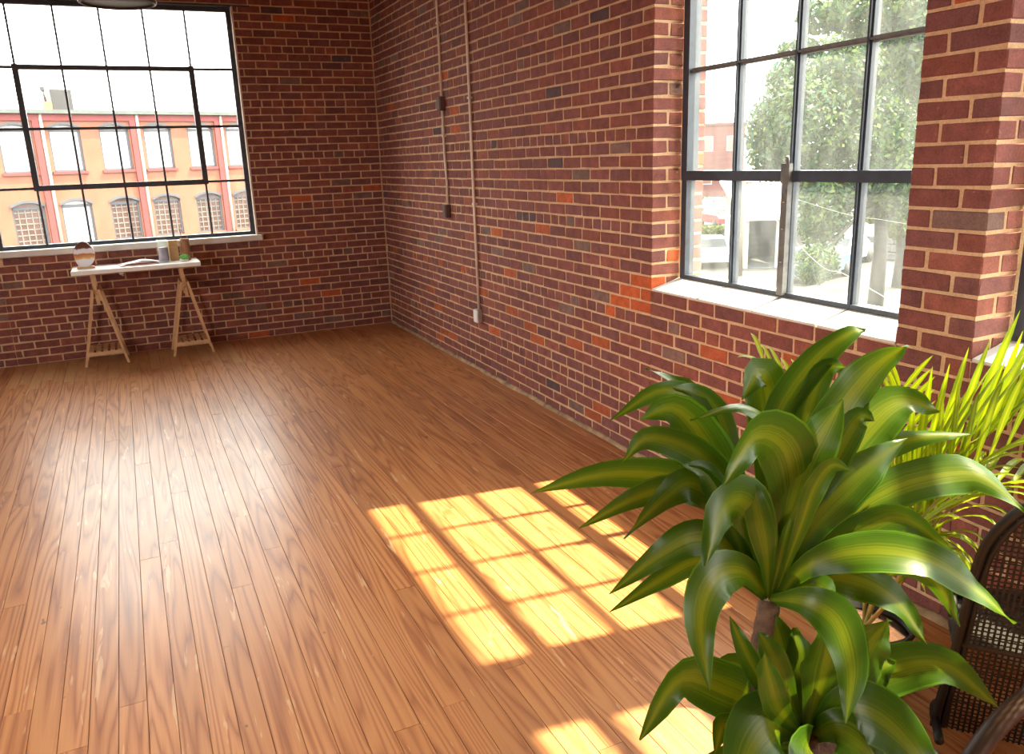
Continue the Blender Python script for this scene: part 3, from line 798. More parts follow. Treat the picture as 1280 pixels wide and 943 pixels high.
# leaves: pixel trace (x, y, depth offset), width in pixels, facing (0 = up, 1 = to the room), fold
LV = [
 # upper crown, left side
 ([(945,735,.0),(912,640,.03),(862,602,.03),(765,592,.0),(662,617,-.04)], 46, .72, .12),
 ([(945,735,.0),(905,640,-.02),(852,612,-.05),(795,622,-.08),(723,661,-.10)], 38, .62, .15),
 ([(945,738,.0),(908,645,-.05),(868,604,-.09),(832,622,-.12),(779,673,-.15)], 46, .75, .15),
 ([(950,735,.0),(905,600,.08),(868,508,.14),(826,488,.13),(763,526,.10)], 40, .60, .20),
 ([(950,735,.0),(915,640,.04),(888,565,.06),(845,512,.04),(799,525,.01)], 58, .78, .15),
 ([(955,735,.0),(905,590,.12),(872,505,.20),(842,478,.23),(808,460,.24)], 36, .55, .25),
 ([(955,735,.0),(920,600,.08),(898,525,.14),(872,493,.15),(840,484,.13)], 38, .65, .15),
 ([(950,738,.0),(920,640,.0),(880,575,-.02),(812,548,-.04),(777,579,-.06)], 42, .62, .20),
 ([(952,738,.0),(928,680,-.02),(905,630,-.06),(882,592,-.09),(850,582,-.12)], 42, .7, .15),
 ([(970,738,.0),(985,620,-.05),(968,540,-.09),(925,508,-.11),(863,527,-.12)], 38, .35, .20),
 ([(968,740,.0),(992,640,-.08),(985,565,-.14),(945,545,-.20),(905,606,-.25)], 78, .85, .10),
 ([(965,738,.0),(965,600,.10),(962,510,.16),(950,466,.15),(928,500,.12)], 62, .65, .10),
 ([(965,740,.0),(962,600,.06),(972,520,.10),(1020,450,.12),(1062,417,.12),(1082,413,.12)], 40, .80, .12),
 ([(970,740,.0),(1005,610,.04),(1045,520,.06),(1090,462,.06),(1134,431,.05)], 66, .92, .12),
 ([(968,738,.0),(995,600,.08),(1010,510,.12),(1032,462,.12),(1058,460,.10)], 44, .80, .12),
 ([(968,742,.0),(985,650,-.08),(1005,585,-.12),(1032,535,-.14),(1054,500,-.15)], 62, .92, .10),
 ([(970,740,.0),(1015,630,-.04),(1050,560,-.06),(1075,522,-.06),(1093,527,-.08)], 40, .85, .15),
 ([(972,740,.0),(1030,610,.02),(1080,540,.05),(1125,503,.07),(1175,514,.05)], 66, .70, .15),
 ([(975,742,.0),(1040,620,.06),(1085,570,.08),(1140,548,.08),(1219,543,.06)], 38, .80, .05),
 ([(970,745,.0),(1005,668,-.04),(1045,620,-.05),(1090,580,-.04),(1135,548,-.02)], 60, .88, .12),
 ([(970,742,.0),(1000,660,-.12),(1018,610,-.15),(1040,582,-.16),(1064,589,-.17)], 28, .6, .25),
 ([(972,745,.0),(1050,655,.0),(1120,610,.0),(1200,592,.0),(1240,604,-.02),(1284,645,-.05)], 56, .55, .18),
 ([(972,745,.0),(1020,690,-.02),(1075,665,-.04),(1128,648,-.05),(1195,694,-.08)], 44, .55, .20),
 ([(972,748,.0),(1010,708,-.06),(1080,690,-.10),(1160,700,-.13),(1225,742,-.16),(1267,781,-.18)], 58, .70, .12),
 ([(972,748,.0),(1040,705,.02),(1110,695,.03),(1165,720,.02),(1200,784,.0)], 42, .60, .18),
 ([(972,750,.0),(1020,722,.02),(1072,725,.02),(1120,752,.0),(1159,806,-.02)], 52, .85, .12),
 ([(958,745,.0),(930,715,-.08),(895,722,-.14),(875,775,-.18),(887,864,-.20)], 58, .85, .15),
 ([(960,745,.0),(952,670,-.10),(930,628,-.16),(902,640,-.21),(882,708,-.26)], 66, .85, .10),
 ([(960,748,.0),(958,700,-.10),(950,655,-.14),(942,620,-.15),(936,600,-.15)], 34, .95, .20),
 ([(955,745,.0),(915,690,-.03),(872,672,-.06),(825,694,-.09),(761,743,-.12)], 46, .65, .15),
 ([(955,748,.0),(910,712,.02),(870,702,.03),(825,725,.02),(762,766,.0)], 34, .65, .20),
 ([(962,750,.0),(1005,752,-.10),(1045,775,-.16),(1064,835,-.20),(1057,905,-.23)], 56, .80, .20),
 ([(962,750,.0),(975,700,-.06),(985,660,-.08),(997,620,-.08)], 18, .9, .3),
 ([(965,750,.0),(1010,735,-.04),(1030,745,-.07),(1040,790,-.10)], 44, .8, .2),
 # lower crown
 ([(1006,918,.0),(1040,870,-.04),(1075,825,-.05),(1095,795,-.04),(1112,775,-.03)], 72, .90, .12),
 ([(1010,920,.0),(1055,868,.0),(1110,840,.0),(1180,832,-.02),(1249,886,-.05)], 62, .55, .18),
 ([(1012,925,.0),(1050,888,-.08),(1090,892,-.14),(1135,930,-.20),(1185,1000,-.25)], 74, .60, .15),
 ([(1000,922,.0),(980,905,-.08),(958,912,-.15),(935,945,-.20),(915,1000,-.25)], 92, .75, .10),
 ([(998,918,.0),(955,888,-.02),(905,862,-.05),(848,850,-.08),(800,926,-.12)], 70, .68, .15),
 ([(1000,918,.0),(968,880,-.07),(942,835,-.10),(925,800,-.10),(912,770,-.10)], 26, .95, .25),
 ([(1003,918,.0),(985,870,-.10),(970,830,-.13),(958,805,-.13),(948,790,-.13)], 34, .95, .22),
 ([(1005,918,.0),(1002,865,-.03),(1000,820,-.04),(992,785,-.03)], 58, .95, .12),
 ([(1006,918,.0),(1028,860,.02),(1048,810,.03),(1058,780,.03)], 52, .9, .12),
 ([(1000,935,.0),(945,935,-.08),(915,915,-.10),(903,908,-.12),(893,945,-.14)], 38, .7, .15),
 ([(1008,920,.0),(1050,875,.05),(1095,850,.06),(1138,842,.05)], 42, .7, .18),
 ([(1008,925,.0),(1045,912,-.10),(1080,935,-.16),(1120,1000,-.22)], 64, .65, .15),
 ([(980,900,.0),(940,850,.06),(912,832,.08),(887,852,.09)], 32, .7, .2),
 ([(1004,922,.0),(1012,935,-.12),(1018,965,-.18),(1020,1020,-.22)], 70, .8, .12),
 ([(1006,918,.0),(985,850,-.02),(972,800,-.03),(966,764,-.02)], 52, .95, .12),
 ([(1006,918,.0),(1026,850,-.07),(1036,800,-.10),(1030,762,-.10)], 62, .92, .12),
 ([(1006,918,.0),(1060,872,-.02),(1092,838,-.02),(1120,828,-.02)], 56, .75, .15),
 ([(1004,920,.0),(975,890,-.13),(962,850,-.17),(955,815,-.18)], 40, .95, .2),
 ([(998,922,.0),(950,945,.02),(905,955,.03),(862,960,.0)], 44, .5, .2),
]
for k, (tr, wpx, face, fold) in enumerate(LV):
    pth = [at(x, y, D0+dd) for x, y, dd in tr]
    dm = D0+tr[len(tr)//2][2]
    leaf_mesh(pth, wpx*dm/FPX*1.0, hint(face), fold, 0.07, k, curl=0.35 if k % 3 == 0 else 0.0, twist=1.0).build('leaf', M['leaf'], dr)

# ---- palms
def pot(parent, x, y, r, h, mat=None):
    MB().lathe([(r*0.74, 0.0), (r*0.77, 0.004), (r*0.95, h-0.022), (r*1.02, h-0.020), (r*1.04, h-0.002), (r*1.0, h), (r*0.95, h-0.002), (r*0.90, h-0.06)], (x, y, 0), 40).build('pot', mat or M['black_pl'], parent)
    MB().lathe([(r*0.91, h-0.045), (r*0.5, h-0.035), (0.0, h-0.03)], (x, y, 0), 28).build('soil', M['soil'], parent)
def frond(parent, path, n, L, droop, seed, up=(0, 0, 1), spread=1.05, wid=0.014, start=0.35, lift=0.35, skip=()):
    rnd = random.Random(seed); P = catmull(path, 40)
    fr = MB().tube(P, [0.006*(1-0.8*i/40)+0.001 for i in range(41)], 6).build('frond', M['rachis'], parent)
    up = Vector(up).normalized()
    for k in range(n):
        t = start+(1-start)*(k//2)/max(1, (n//2-1)); i = min(int(t*40), 39); f = t*40-i
        p = P[i].lerp(P[i+1], f); T = (P[i+1]-P[i]).normalized(); sd = T.cross(up).normalized(); sg = 1 if k % 2 else -1
        ll = L*(0.62+0.38*math.sin(math.pi*min(1, 0.15+0.85*(t-start)/(1-start))))*rnd.uniform(0.88, 1.1)
        d0 = (sd*sg*spread+T*(0.75+0.3*t)+up*lift).normalized()
        e1 = p+d0*ll*0.4; e2 = p+d0*ll*0.75+Vector((0, 0, -droop*ll*0.25)); e3 = p+d0*ll+Vector((0, 0, -droop*ll*0.7))
        leaf_mesh([p, e1, e2, e3], wid*rnd.uniform(0.85, 1.15), (up+T*0.2), 0.35, 0.0, seed*100+k, n=8, across=2, base=0.4, peak=0.3).build('leaflet', M['palm'], fr)
pa = empty('palm_plant', (0, 0, 0), label='feathery yellow green palm in black pot beside the brick pier', category='plant')
QX, QY = -0.553, 1.617
pot(pa, QX, QY, 0.146, 0.25)
b0 = Vector((QX, QY, 0.21))
def pd(px, py, d): return at(px, py, d)
PL = [
 ([b0, pd(1108,690,2.45), pd(1140,620,2.42), pd(1205,560,2.38), pd(1320,500,2.30)], 24, 0.44, 0.05, (-.30, -.20, 1), 0.32, 0.025, .30, 1.5),
 ([b0, pd(1112,700,2.36), pd(1150,650,2.31), pd(1215,585,2.26), pd(1300,540,2.20)], 26, 0.38, 0.35, (-.5, -.3, 1), 0.65, 0.017, .28, 0.9),
 ([b0, pd(1098,720,2.48), pd(1108,650,2.52), pd(1118,570,2.55), pd(1126,490,2.56)], 34, 0.24, 0.10, (-.6, -.8, .3), 0.55, 0.018, .22, 0.4),
 ([b0, pd(1120,740,2.40), pd(1160,665,2.34), pd(1225,612,2.30), pd(1310,600,2.27)], 24, 0.30, 0.55, (0, 0, 1), 0.95, 0.024, .30, 0.25),
 ([b0, pd(1110,750,2.38), pd(1140,690,2.32), pd(1170,668,2.32), pd(1198,698,2.34)], 22, 0.19, 0.9, (0, 0, 1), 0.95, 0.022, .30, 0.1),
 ([b0, pd(1080,690,2.50), pd(1060,600,2.55), pd(1020,520,2.60), pd(955,455,2.62)], 28, 0.22, 0.3, (0, -.5, 1), 0.85, 0.018, .35, 0.2),
 ([b0, pd(1118,690,2.52), pd(1165,610,2.50), pd(1225,545,2.46), pd(1290,470,2.42)], 20, 0.34, 0.05, (-.4, -.5, 1), 0.40, 0.020, .35, 1.2),
]
for k, (pth, n, L, dp, up, spr, wd, st, lf) in enumerate(PL): frond(pa, pth, n, L, dp, 31+k, up, spr, wd, st, lf)
# ------------------------------------------------------------------ cane chair
ch = empty('cane_chair', (0, 0, 0), label='dark bentwood rocking chair with woven cane back beside the palm', category='chair')
rh = Vector((rgt.x, rgt.y, 0)).normalized(); fh = Vector((fwd.x, fwd.y, 0)).normalized()
dl = math.radians(25)
ax_a = (rh*math.cos(dl)-fh*math.sin(dl)).normalized()          # left post to right post
face_d = Vector((-ax_a.y, ax_a.x, 0))                           # the way the sitter looks: toward the windows
if face_d.dot(fh) < 0: face_d = -face_d
lean = math.radians(16)
ax_b = (Vector((0, 0, 1))*math.cos(lean)-face_d*math.sin(lean)).normalized()
P0 = at(1208, 759, 2.20); nrm = ax_a.cross(ax_b)
def on_back(px, py):
    v = ray(px, py); t = (P0-CAM).dot(nrm)/v.dot(nrm); q = CAM+v*t-P0
    return q.dot(ax_a), q.dot(ax_b)
edge = [on_back(*q) for q in ((1168,906),(1175,876),(1195,810),(1208,759),(1218,719),(1237,674),(1279,636))]
aL = edge[0][0]; WID = 0.46; aC = aL+WID/2
zfloor_b = -(P0.z)/ax_b.z
topb = edge[-1][1]+0.035
half = [(aL, edge[0][1]-0.25)]+edge+[((edge[-1][0]+aC)/2, topb-0.008), (aC, topb)]
full_o = half+[(2*aC-a, b) for a, b in half[-2::-1]]
def bk(a, b, off=0.0): return P0+ax_a*a+ax_b*b+face_d*off
outl = catmull([bk(a, b) for a, b in full_o], 72)
MB().tube(outl, 0.0125, 10).build('back_frame', M['rattan'], ch)
inn = catmull([bk(aC+(a-aC)*0.90, b-0.024*(1 if b > edge[3][1] else 0.4), 0.006) for a, b in full_o], 72)
MB().tube(inn, 0.0095, 8).build('inner_frame', M['rattan'], ch)
# woven cane: upright strands and diagonal weavers clipped to the outline
poly = [(aC+(a-aC)*0.90, b) for a, b in full_o]
def span_b(a):
    bs = []
    for (a1, b1), (a2, b2) in zip(poly, poly[1:]):
        if (a1-a)*(a2-a) <= 0 and a1 != a2: bs.append(b1+(b2-b1)*(a-a1)/(a2-a1))
    return max(bs) if bs else None
bot = edge[0][1]-0.02
cn = MB(); step = 0.0145
na = int(WID*0.92/step)
for k in range(na+1):
    a = aL+WID*0.04+k*step; tb_ = span_b(a)
    if tb_ is None or tb_ < bot+0.05: continue
    pts = []; m_ = 26
    for i in range(m_+1):
        b = bot+(tb_-bot)*i/m_
        pts.append((bk(a-0.0032, b, 0.0015*(1 if (i+k) % 2 else -1)), bk(a+0.0032, b, 0.0015*(1 if (i+k) % 2 else -1))))
    cn.add([p for q in pts for p in q], [[2*i, 2*i+1, 2*i+3, 2*i+2] for i in range(m_)])
b = bot
row = 0
while b < topb:
    lo = hi = None
    for k in range(241):
        a = aL+WID*k/240; tb_ = span_b(a)
        if tb_ is not None and tb_ >= b:
            lo = a if lo is None else lo; hi = a
    if lo is not None and hi-lo > 0.02:
        pts = []; m_ = 40
        for i in range(m_+1):
            a = lo+(hi-lo)*i/m_; o_ = 0.002*(1 if (i+row) % 2 else -1)
            pts.append((bk(a, b-0.0030, o_), bk(a, b+0.0030, o_)))
        cn.add([p for q in pts for p in q], [[2*i, 2*i+1, 2*i+3, 2*i+2] for i in range(m_)])
    b += 0.0165 if row % 9 else 0.009
    row += 1
cn.build('cane_panel', M['rattan'], ch)
MB().tube([bk(aL+0.01, bot), bk(2*aC-aL-0.01, bot)], 0.011, 8).build('lower_rail', M['rattan'], ch)
SH = 0.36; sb = (SH-P0.z)/ax_b.z
sL, sR = bk(aL+0.02, sb), bk(2*aC-aL-0.02, sb)
ring = [sL, sL+face_d*0.18+Vector((0, 0, -0.01)), sL+face_d*0.30+ax_a*0.03, (sL+sR)/2+face_d*0.34, sR+face_d*0.30-ax_a*0.03, sR+face_d*0.18+Vector((0, 0, -0.01)), sR]
ring = catmull(ring, 36)
MB().tube(ring, 0.014, 8).build('seat_frame', M['rattan'], ch)
st_ = MB(); vs = [v.copy() for v in ring]+[v+Vector((0, 0, -0.012)) for v in ring]; n_ = len(ring)
st_.add(vs, [list(range(n_)), [n_+k for k in range(n_)][::-1]]+[[k, n_+k, n_+(k+1) % n_, (k+1) % n_] for k in range(n_)])
st_.build('seat', M['rattan'], ch)
for s_ in (0, 1):
    sg = -1 if s_ == 0 else 1
    aa = aL if s_ == 0 else 2*aC-aL; sx0 = sL if s_ == 0 else sR
    lowp = bk(aa, half[0][1]); ft = Vector((lowp.x, lowp.y, 0))
    MB().tube([bk(aa, half[0][1]+0.01), bk(aa, half[0][1]-0.03), Vector((lowp.x, lowp.y, 0.012))-face_d*0.02], [0.0125, 0.0135, 0.012], 10).build('leg', M['rattan'], ch)
    fr_ = sx0+face_d*0.27-ax_a*sg*0.03
    MB().tube([fr_, Vector((fr_.x, fr_.y, 0.012))+face_d*0.01], [0.0135, 0.012], 10).build('leg', M['rattan'], ch)
    r0_ = Vector((lowp.x, lowp.y, 0.0)); r1_ = Vector((fr_.x, fr_.y, 0.0))
    rk = catmull([r0_-face_d*0.24+Vector((0, 0, 0.075)), r0_+Vector((0, 0, 0.016)), r0_.lerp(r1_, .5)+Vector((0, 0, 0.013)), r1_+Vector((0, 0, 0.018)), r1_+face_d*0.07+Vector((0, 0, 0.035))], 24)
    MB().tube(rk, 0.013, 10).build('rocker', M['rattan'], ch)
    ba = (0.46-P0.z)/ax_b.z; top_ = bk(aa, ba)
    arm = catmull([top_, top_+face_d*0.16+ax_a*sg*0.025+Vector((0, 0, 0.015)), top_+face_d*0.26+ax_a*sg*0.01, fr_+face_d*0.03+Vector((0, 0, 0.09)), fr_], 24)
    MB().tube(arm, 0.014, 10).build('arm', M['rattan_arm'], ch)
lp = catmull([bk(2*aC-aL, half[0][1]+0.10), at(1330, 848, 2.02), at(1284, 874, 2.00), at(1246, 908, 1.99), at(1212, 955, 1.99), at(1198, 990, 2.00)], 24)
lp.append(Vector((lp[-1].x, lp[-1].y, 0.03)))
MB().tube(lp, 0.029, 12, flat=0.55).build('bentwood_loop', M['rattan_arm'], ch)

# ------------------------------------------------------------------ outside: ground
GZ = -4.0
MB().box(-140, 160, -120, 200, GZ-0.5, GZ).build('ground', M['asphalt'], kind='structure', label='pale asphalt yard far below the windows', category='ground')

# ---- brick mill building across the street
fo = at(150, 217, 44.0)
ml = empty('mill_building', (fo.x, fo.y, 0), math.radians(18), label='orange brick mill building with arched windows across the street', category='building')
X0, X1 = -26.0, 30.0
wins = []
bay = 4.75
for k in range(-5, 7):
    s_ = -3.62+k*bay
    for o_ in (0.42, 2.87):
        for z0, z1 in ((1.86, 4.20), (-1.85, 0.36)): wins.append((s_+o_, s_+o_+1.52, z0, z1, k))
MB().box(X0, X1, 0.28, 12, GZ, 4.7).build('body', M['mill'], ml)
xs = sorted(set([X0, X1]+[w[0] for w in wins]+[w[1] for w in wins]))
fa = MB()
for a, b_ in zip(xs, xs[1:]):
    mid = (a+b_)/2
    if any(w[0] < mid < w[1] for w in wins):
        for z0, z1 in ((GZ, -1.85), (0.36, 1.86), (4.20, 4.7)): fa.box(a, b_, 0, 0.29, z0, z1)
    else: fa.box(a, b_, 0, 0.29, GZ, 4.7)
fa.build('facade', M['mill'], ml)
# spandrels that turn the square heads into shallow arches
for i, (a, b_, z0, z1, k) in enumerate(wins):
    if not (-9 < a < 14): continue
    up_row = z0 > 0
    w_ = MB(); n = 12; vs = []
    rise = 0.24
    for j in range(n+1):
        x = a+(b_-a)*j/n; q = (2*j/n-1); zz = z1-rise*q*q
        vs += [(x, 0.0, zz), (x, 0.0, z1), (x, 0.27, zz), (x, 0.27, z1)]
    fs = []
    for j in range(n):
        fs += [[4*j, 4*j+4, 4*j+5, 4*j+1], [4*j, 4*j+2, 4*j+6, 4*j+4]]
    w_.add(vs, fs)
    win = MB().box(a-0.02, a+0.09, 0.10, 0.20, z0, z1).box(b_-0.09, b_+0.02, 0.10, 0.20, z0, z1).box(a, b_, 0.10, 0.20, z0, z0+0.08).box(a, b_, 0.10, 0.20, z1-0.34, z1-0.20).build('window', M['wgrey'], ml)
    w_.build('arch_head', M['mill'], win)
    # shallow hood over the arch
    hv = []
    for j in range(n+1):
        x = a-0.05+(b_-a+0.10)*j/n; q = (2*j/n-1); zz = z1-rise*q*q
        hv += [(x, -0.05, zz), (x, -0.05, zz+0.13), (x, 0.0, zz), (x, 0.0, zz+0.13)]
    hf = []
    for j in range(n): hf += [[4*j, 4*j+4, 4*j+5, 4*j+1], [4*j+1, 4*j+5, 4*j+7, 4*j+3], [4*j+2, 4*j+6, 4*j+4, 4*j]]
    MB().add(hv, hf).build('hood', M['wgrey'], win)
    rw = random.Random(i*7+1)
    lattice = (not up_row and i % 5 != 1) or (up_row and k == -1 and i % 4 == 0)
    MB().box(a+0.02, b_-0.02, 0.18, 0.20, z0, z1).build('pane', M['pane_d'] if lattice and not up_row else M['pane_w'], win)
    if lattice:
        lt = MB()
        for j in range(1, 5): x = a+(b_-a)*j/5; lt.box(x-0.025, x+0.025, 0.13, 0.18, z0, z1-0.2)
        for j in range(1, 7): z = z0+(z1-z0-0.2)*j/7; lt.box(a+0.05, b_-0.05, 0.13, 0.18, z-0.025, z+0.025)
        lt.build('muntin_grid', M['wpale'], win)
    MB().box(a-0.10, b_+0.10, -0.10, 0.06, z0-0.14, z0).build('sill', M['mill_red'] if up_row else M['mill'], win)
MB().box(X0, X1, -0.10, 0.3, 4.40, 4.74).build('frieze', M['mill_red'], ml)
MB().box(X0, X1, -0.32, 0.4, 4.74, 4.93).build('gutter', M['gutter'], ml)
for k in range(-2, 4):
    s_ = -3.62+k*bay
    MB().box(s_-0.28, s_+0.02, -0.14, 0.05, GZ, 4.40).build('pilaster', M['mill_red'], ml)
    MB().tube([(s_+0.14, -0.12, GZ), (s_+0.14, -0.12, 4.75)], 0.085, 8).build('downspout', M['spout'], ml)
MB().box(X0, X1, 0.4, 12, 4.6, 4.9).build('roof', M['gutter'], ml)
hv = Matrix.Rotation(math.radians(18), 3, 'Z') @ Vector((-2.05, 2.2, 0))+Vector((fo.x, fo.y, 0))
hu = empty('rooftop_unit', (hv.x, hv.y, 4.905), math.radians(18), label='grey sheet metal rooftop unit on the mill roof', category='roof unit')
MB().bev((0.25, 0, 0.62), (0.52, 0.5, 0.58), 0.03).build('casing', M['hvac'], hu)
MB().box(-0.68, -0.28, -0.55, -0.2, 0, 0.55).build('bracket', M['hvac_o'], hu)
MB().tube([(-0.52, -0.3, 0.5), (-0.55, -0.3, 1.22)], 0.06, 8).bev((-0.58, -0.3, 1.2), (0.10, 0.1, 0.12), 0.03).build('vent_pipe', M['hvac'], hu)

# ---- trees beyond the right windows
def tree(name, label, base, trunk_h, blobs, nleaf, size, mat, seed, group=None, tr=0.22, limbs=5):
    rnd = random.Random(seed); t_ = empty(name, base, label=label, category='tree')
    if group: t_['group'] = group
    base = Vector(base)
    tk = MB().tube([(0, 0, 0), (0.1, 0.05, trunk_h*0.5), (-0.05, 0.1, trunk_h)], [tr*1.25, tr, tr*0.8], 10)
    for (c, r_) in blobs[-limbs:]:
        q = Vector(c)-base; tk.tube([(0, 0.05, trunk_h*0.85), Vector((0, 0, trunk_h*0.9)).lerp(q, 0.5)+Vector((0, 0, 0.2)), q], [tr*0.5, tr*0.3, tr*0.12], 6)
    tk.build('trunk', M['bark'], t_)
    tot = sum(r_[0]*r_[2] for c, r_ in blobs); mb = MB(); uv = []
    for c, r_ in blobs:
        c = Vector(c)-base
        for _ in range(int(nleaf*r_[0]*r_[2]/tot)):
            while True:
                d = Vector((rnd.gauss(0, 1), rnd.gauss(0, 1), rnd.gauss(0, 1)))
                if d.length > 0.01: break
            d.normalize(); rr_ = rnd.uniform(0.55, 1.0)
            p = c+Vector((d.x*r_[0], d.y*r_[1], d.z*r_[2]))*rr_
            nn = (d+Vector((rnd.gauss(0, .7), rnd.gauss(0, .7), rnd.gauss(0, .7)))).normalized()
            a = nn.cross(Vector((rnd.gauss(0, 1), rnd.gauss(0, 1), rnd.gauss(0, 1)))).normalized(); b = nn.cross(a)
            s_ = size*rnd.uniform(0.6, 1.3); k = len(mb.v)
            mb.v += [tuple(p-a*s_), tuple(p+b*s_*0.5), tuple(p+a*s_), tuple(p-b*s_*0.5)]
            u_ = rnd.random(); uv += [(u_, 0), (u_, .3), (u_, 1), (u_, .6)]
            mb.f.append([k, k+1, k+2, k+3]); mb.mi.append(0); mb.col.append(None); mb.sm.append(False)
    mb.uv = uv; mb.build('crown', mat, t_)
    return t_
def blob(px, py, d, rx, rz): 
    p = at(px, py, d); s_ = d/FPX; return (p, (rx*s_, rx*s_*0.8, rz*s_))
tb0 = at(1098, 330, 27.0); tb0 = Vector((tb0.x, tb0.y, GZ))
tree('leafy_tree', 'big leafy green tree filling the panes of the latched window', tb0, 4.6,
     [blob(1095,190,27,70,80), blob(1010,165,26.5,62,70), blob(965,170,27,36,60), blob(1060,95,27,60,60), blob(1120,90,27.5,60,70),
      blob(1030,260,26.5,40,55), blob(1125,230,26.5,50,50), blob(985,100,27,30,26), blob(1020,330,26,32,26)], 42000, 0.105, M['tree'], 4)
tb1 = at(1110, 300, 19.0); tb1 = at(1262, 110, 18.0); tb1 = Vector((tb1.x, tb1.y, GZ))
tree('leafy_tree', 'nearer tree reaching a branch across the top of the latched window', tb1, 6.5,
     [blob(1090,10,19.5,65,40), blob(1030,20,19,40,24), blob(1140,35,19.5,40,40), blob(1180,60,19,70,90), blob(1000,62,19,30,15), blob(1260,100,18,90,120)], 22000, 0.085, M['tree'], 9, limbs=1)
tb2 = at(1128, 300, 33.0); tb2 = Vector((tb2.x, tb2.y, GZ))
tree('bushy_tree', 'pale yellow green bushy tree behind the stone wall', tb2, 2.5,
     [blob(1125,275,33,26,26), blob(1095,262,33,22,18), blob(1150,262,33,26,30)], 3000, 0.15, M['tree2'], 12)
# hedge strip
hb = on_z(905, 300, GZ)
def hedge(px, py, w, h, mat, seed, label, name='hedge', n=1800):
    b = on_z(px, py, GZ); d_ = (b-CAM).dot(fwd); s_ = d_/FPX
    t_ = empty(name, b, label=label, category='hedge'); rnd = random.Random(seed); mb = MB(); uv = []
    for _ in range(n):
        p = rgt*rnd.uniform(-w/2, w/2)*s_+Vector((0, 0, rnd.random()*h*s_))+fh*rnd.uniform(0, 0.8)
        p.z = max(p.z, 0.02)
        a = Vector((rnd.gauss(0, 1), rnd.gauss(0, 1), rnd.gauss(0, 1))).normalized(); b_ = a.cross(Vector((rnd.gauss(0, 1), rnd.gauss(0, 1), rnd.gauss(0, 1)))).normalized()
        k = len(mb.v); z_ = 0.14
        mb.v += [tuple(p-a*z_), tuple(p+b_*z_*.5), tuple(p+a*z_), tuple(p-b_*z_*.5)]; u_ = rnd.random(); uv += [(u_, 0)]*4
        mb.f.append([k, k+1, k+2, k+3]); mb.mi.append(0); mb.col.append(None); mb.sm.append(False)
    mb.uv = uv; mb.build('foliage', mat, t_)
    st = MB()
    for j in range(8): q = rgt*(-w/2+w*(j+.5)/8)*s_+fh*0.4; st.tube([(q.x, q.y, 0), (q.x, q.y, h*s_*0.7)], 0.03, 5)
    st.build('stem', M['bark'], t_)
hedge(893, 306, 46, 22, M['tree2'], 3, 'low bright yellow green shrub bed by parked cars')
hedge(905, 262, 60, 16, M['tree'], 6, 'dark clipped hedge in front of the far brick building')
hedge(1000, 235, 90, 10, M['tree'], 8, 'long dark hedge row behind the open shed')

# ---- far brick buildings
def far_building(px0, px1, pyt, d, label, dep=10, mat=None):
    a = at(px0, 200, d); b = at(px1, 200, d); t_ = at((px0+px1)/2, pyt, d)
    w_ = (b-a).length; g = empty('far_building', (a.x, a.y, GZ), math.atan2(b.y-a.y, b.x-a.x), label=label, category='building')
    H = t_.z-GZ
    MB().box(0, w_, 0, dep, 0, H).build('wall', mat or M['far_br'], g)
    MB().box(-0.15, w_+0.15, -0.15, dep+0.15, H, H+0.25).build('parapet', M['far_br'], g)
    nb = max(2, int(w_/3.2))
    for k in range(nb):
        for z in (H-2.6, H-6.0):
            if z < 0.5: continue
            x = (k+0.5)*w_/nb
            f = MB().box(x-0.6, x+0.6, -0.06, 0.05, z, z+1.5).build('window', M['shed_w'], g)
            MB().box(x-0.5, x+0.5, -0.09, -0.05, z+0.1, z+1.4).build('pane', M['pane_d'], f)
far_building(868, 930, 157, 85, 'tall far red brick block beyond the parked cars')
far_building(930, 1010, 214, 95, 'low far red brick block behind the hedge row')

# ---- open white shed
sp0 = on_z(930, 336, GZ); ds = (sp0-CAM).dot(fwd); sc_ = ds/FPX
ang = math.atan2(rgt.y, rgt.x)
sh_ = empty('open_shed', (sp0.x, sp0.y, GZ), ang, label='white open fronted shed with pale sloping roof', category='shed')
w_ = 80*sc_; h_ = 61*sc_; hr = 102*sc_; dp = 4.0
MB().box(0, 0.16, 0, dp, 0, h_).box(w_-0.16, w_, 0, dp, 0, h_).box(0, w_, dp-0.1, dp, 0, h_).build('wall', M['shed_w'], sh_)
MB().box(0.16, w_-0.16, dp-0.14, dp-0.1, 0, h_).box(0.16, w_-0.16, 0, dp, 0.0, 0.03).build('inside', M['shed_d'], sh_)
MB().add([(-0.3, -0.5, h_-0.05), (w_+0.3, -0.5, h_-0.05), (w_+0.3, dp+0.3, hr), (-0.3, dp+0.3, hr), (-0.3, -0.5, h_+0.08), (w_+0.3, -0.5, h_+0.08), (w_+0.3, dp+0.3, hr+0.12), (-0.3, dp+0.3, hr+0.12)],
         [(3, 2, 1, 0), (4, 5, 6, 7), (0, 1, 5, 4), (1, 2, 6, 5), (2, 3, 7, 6), (3, 0, 4, 7)]).build('roof', M['shed_roof'], sh_)
for x in (0.08, w_*0.5, w_-0.08):
    MB().box(x-0.07, x+0.07, -0.05, 0.09, 0, h_).build('post', M['shed_w'], sh_)
MB().add([(0, dp, h_), (w_, dp, h_), (w_, dp, hr), (0, dp, hr)], [(0, 1, 2, 3)]).build('rear_gable', M['shed_w'], sh_)
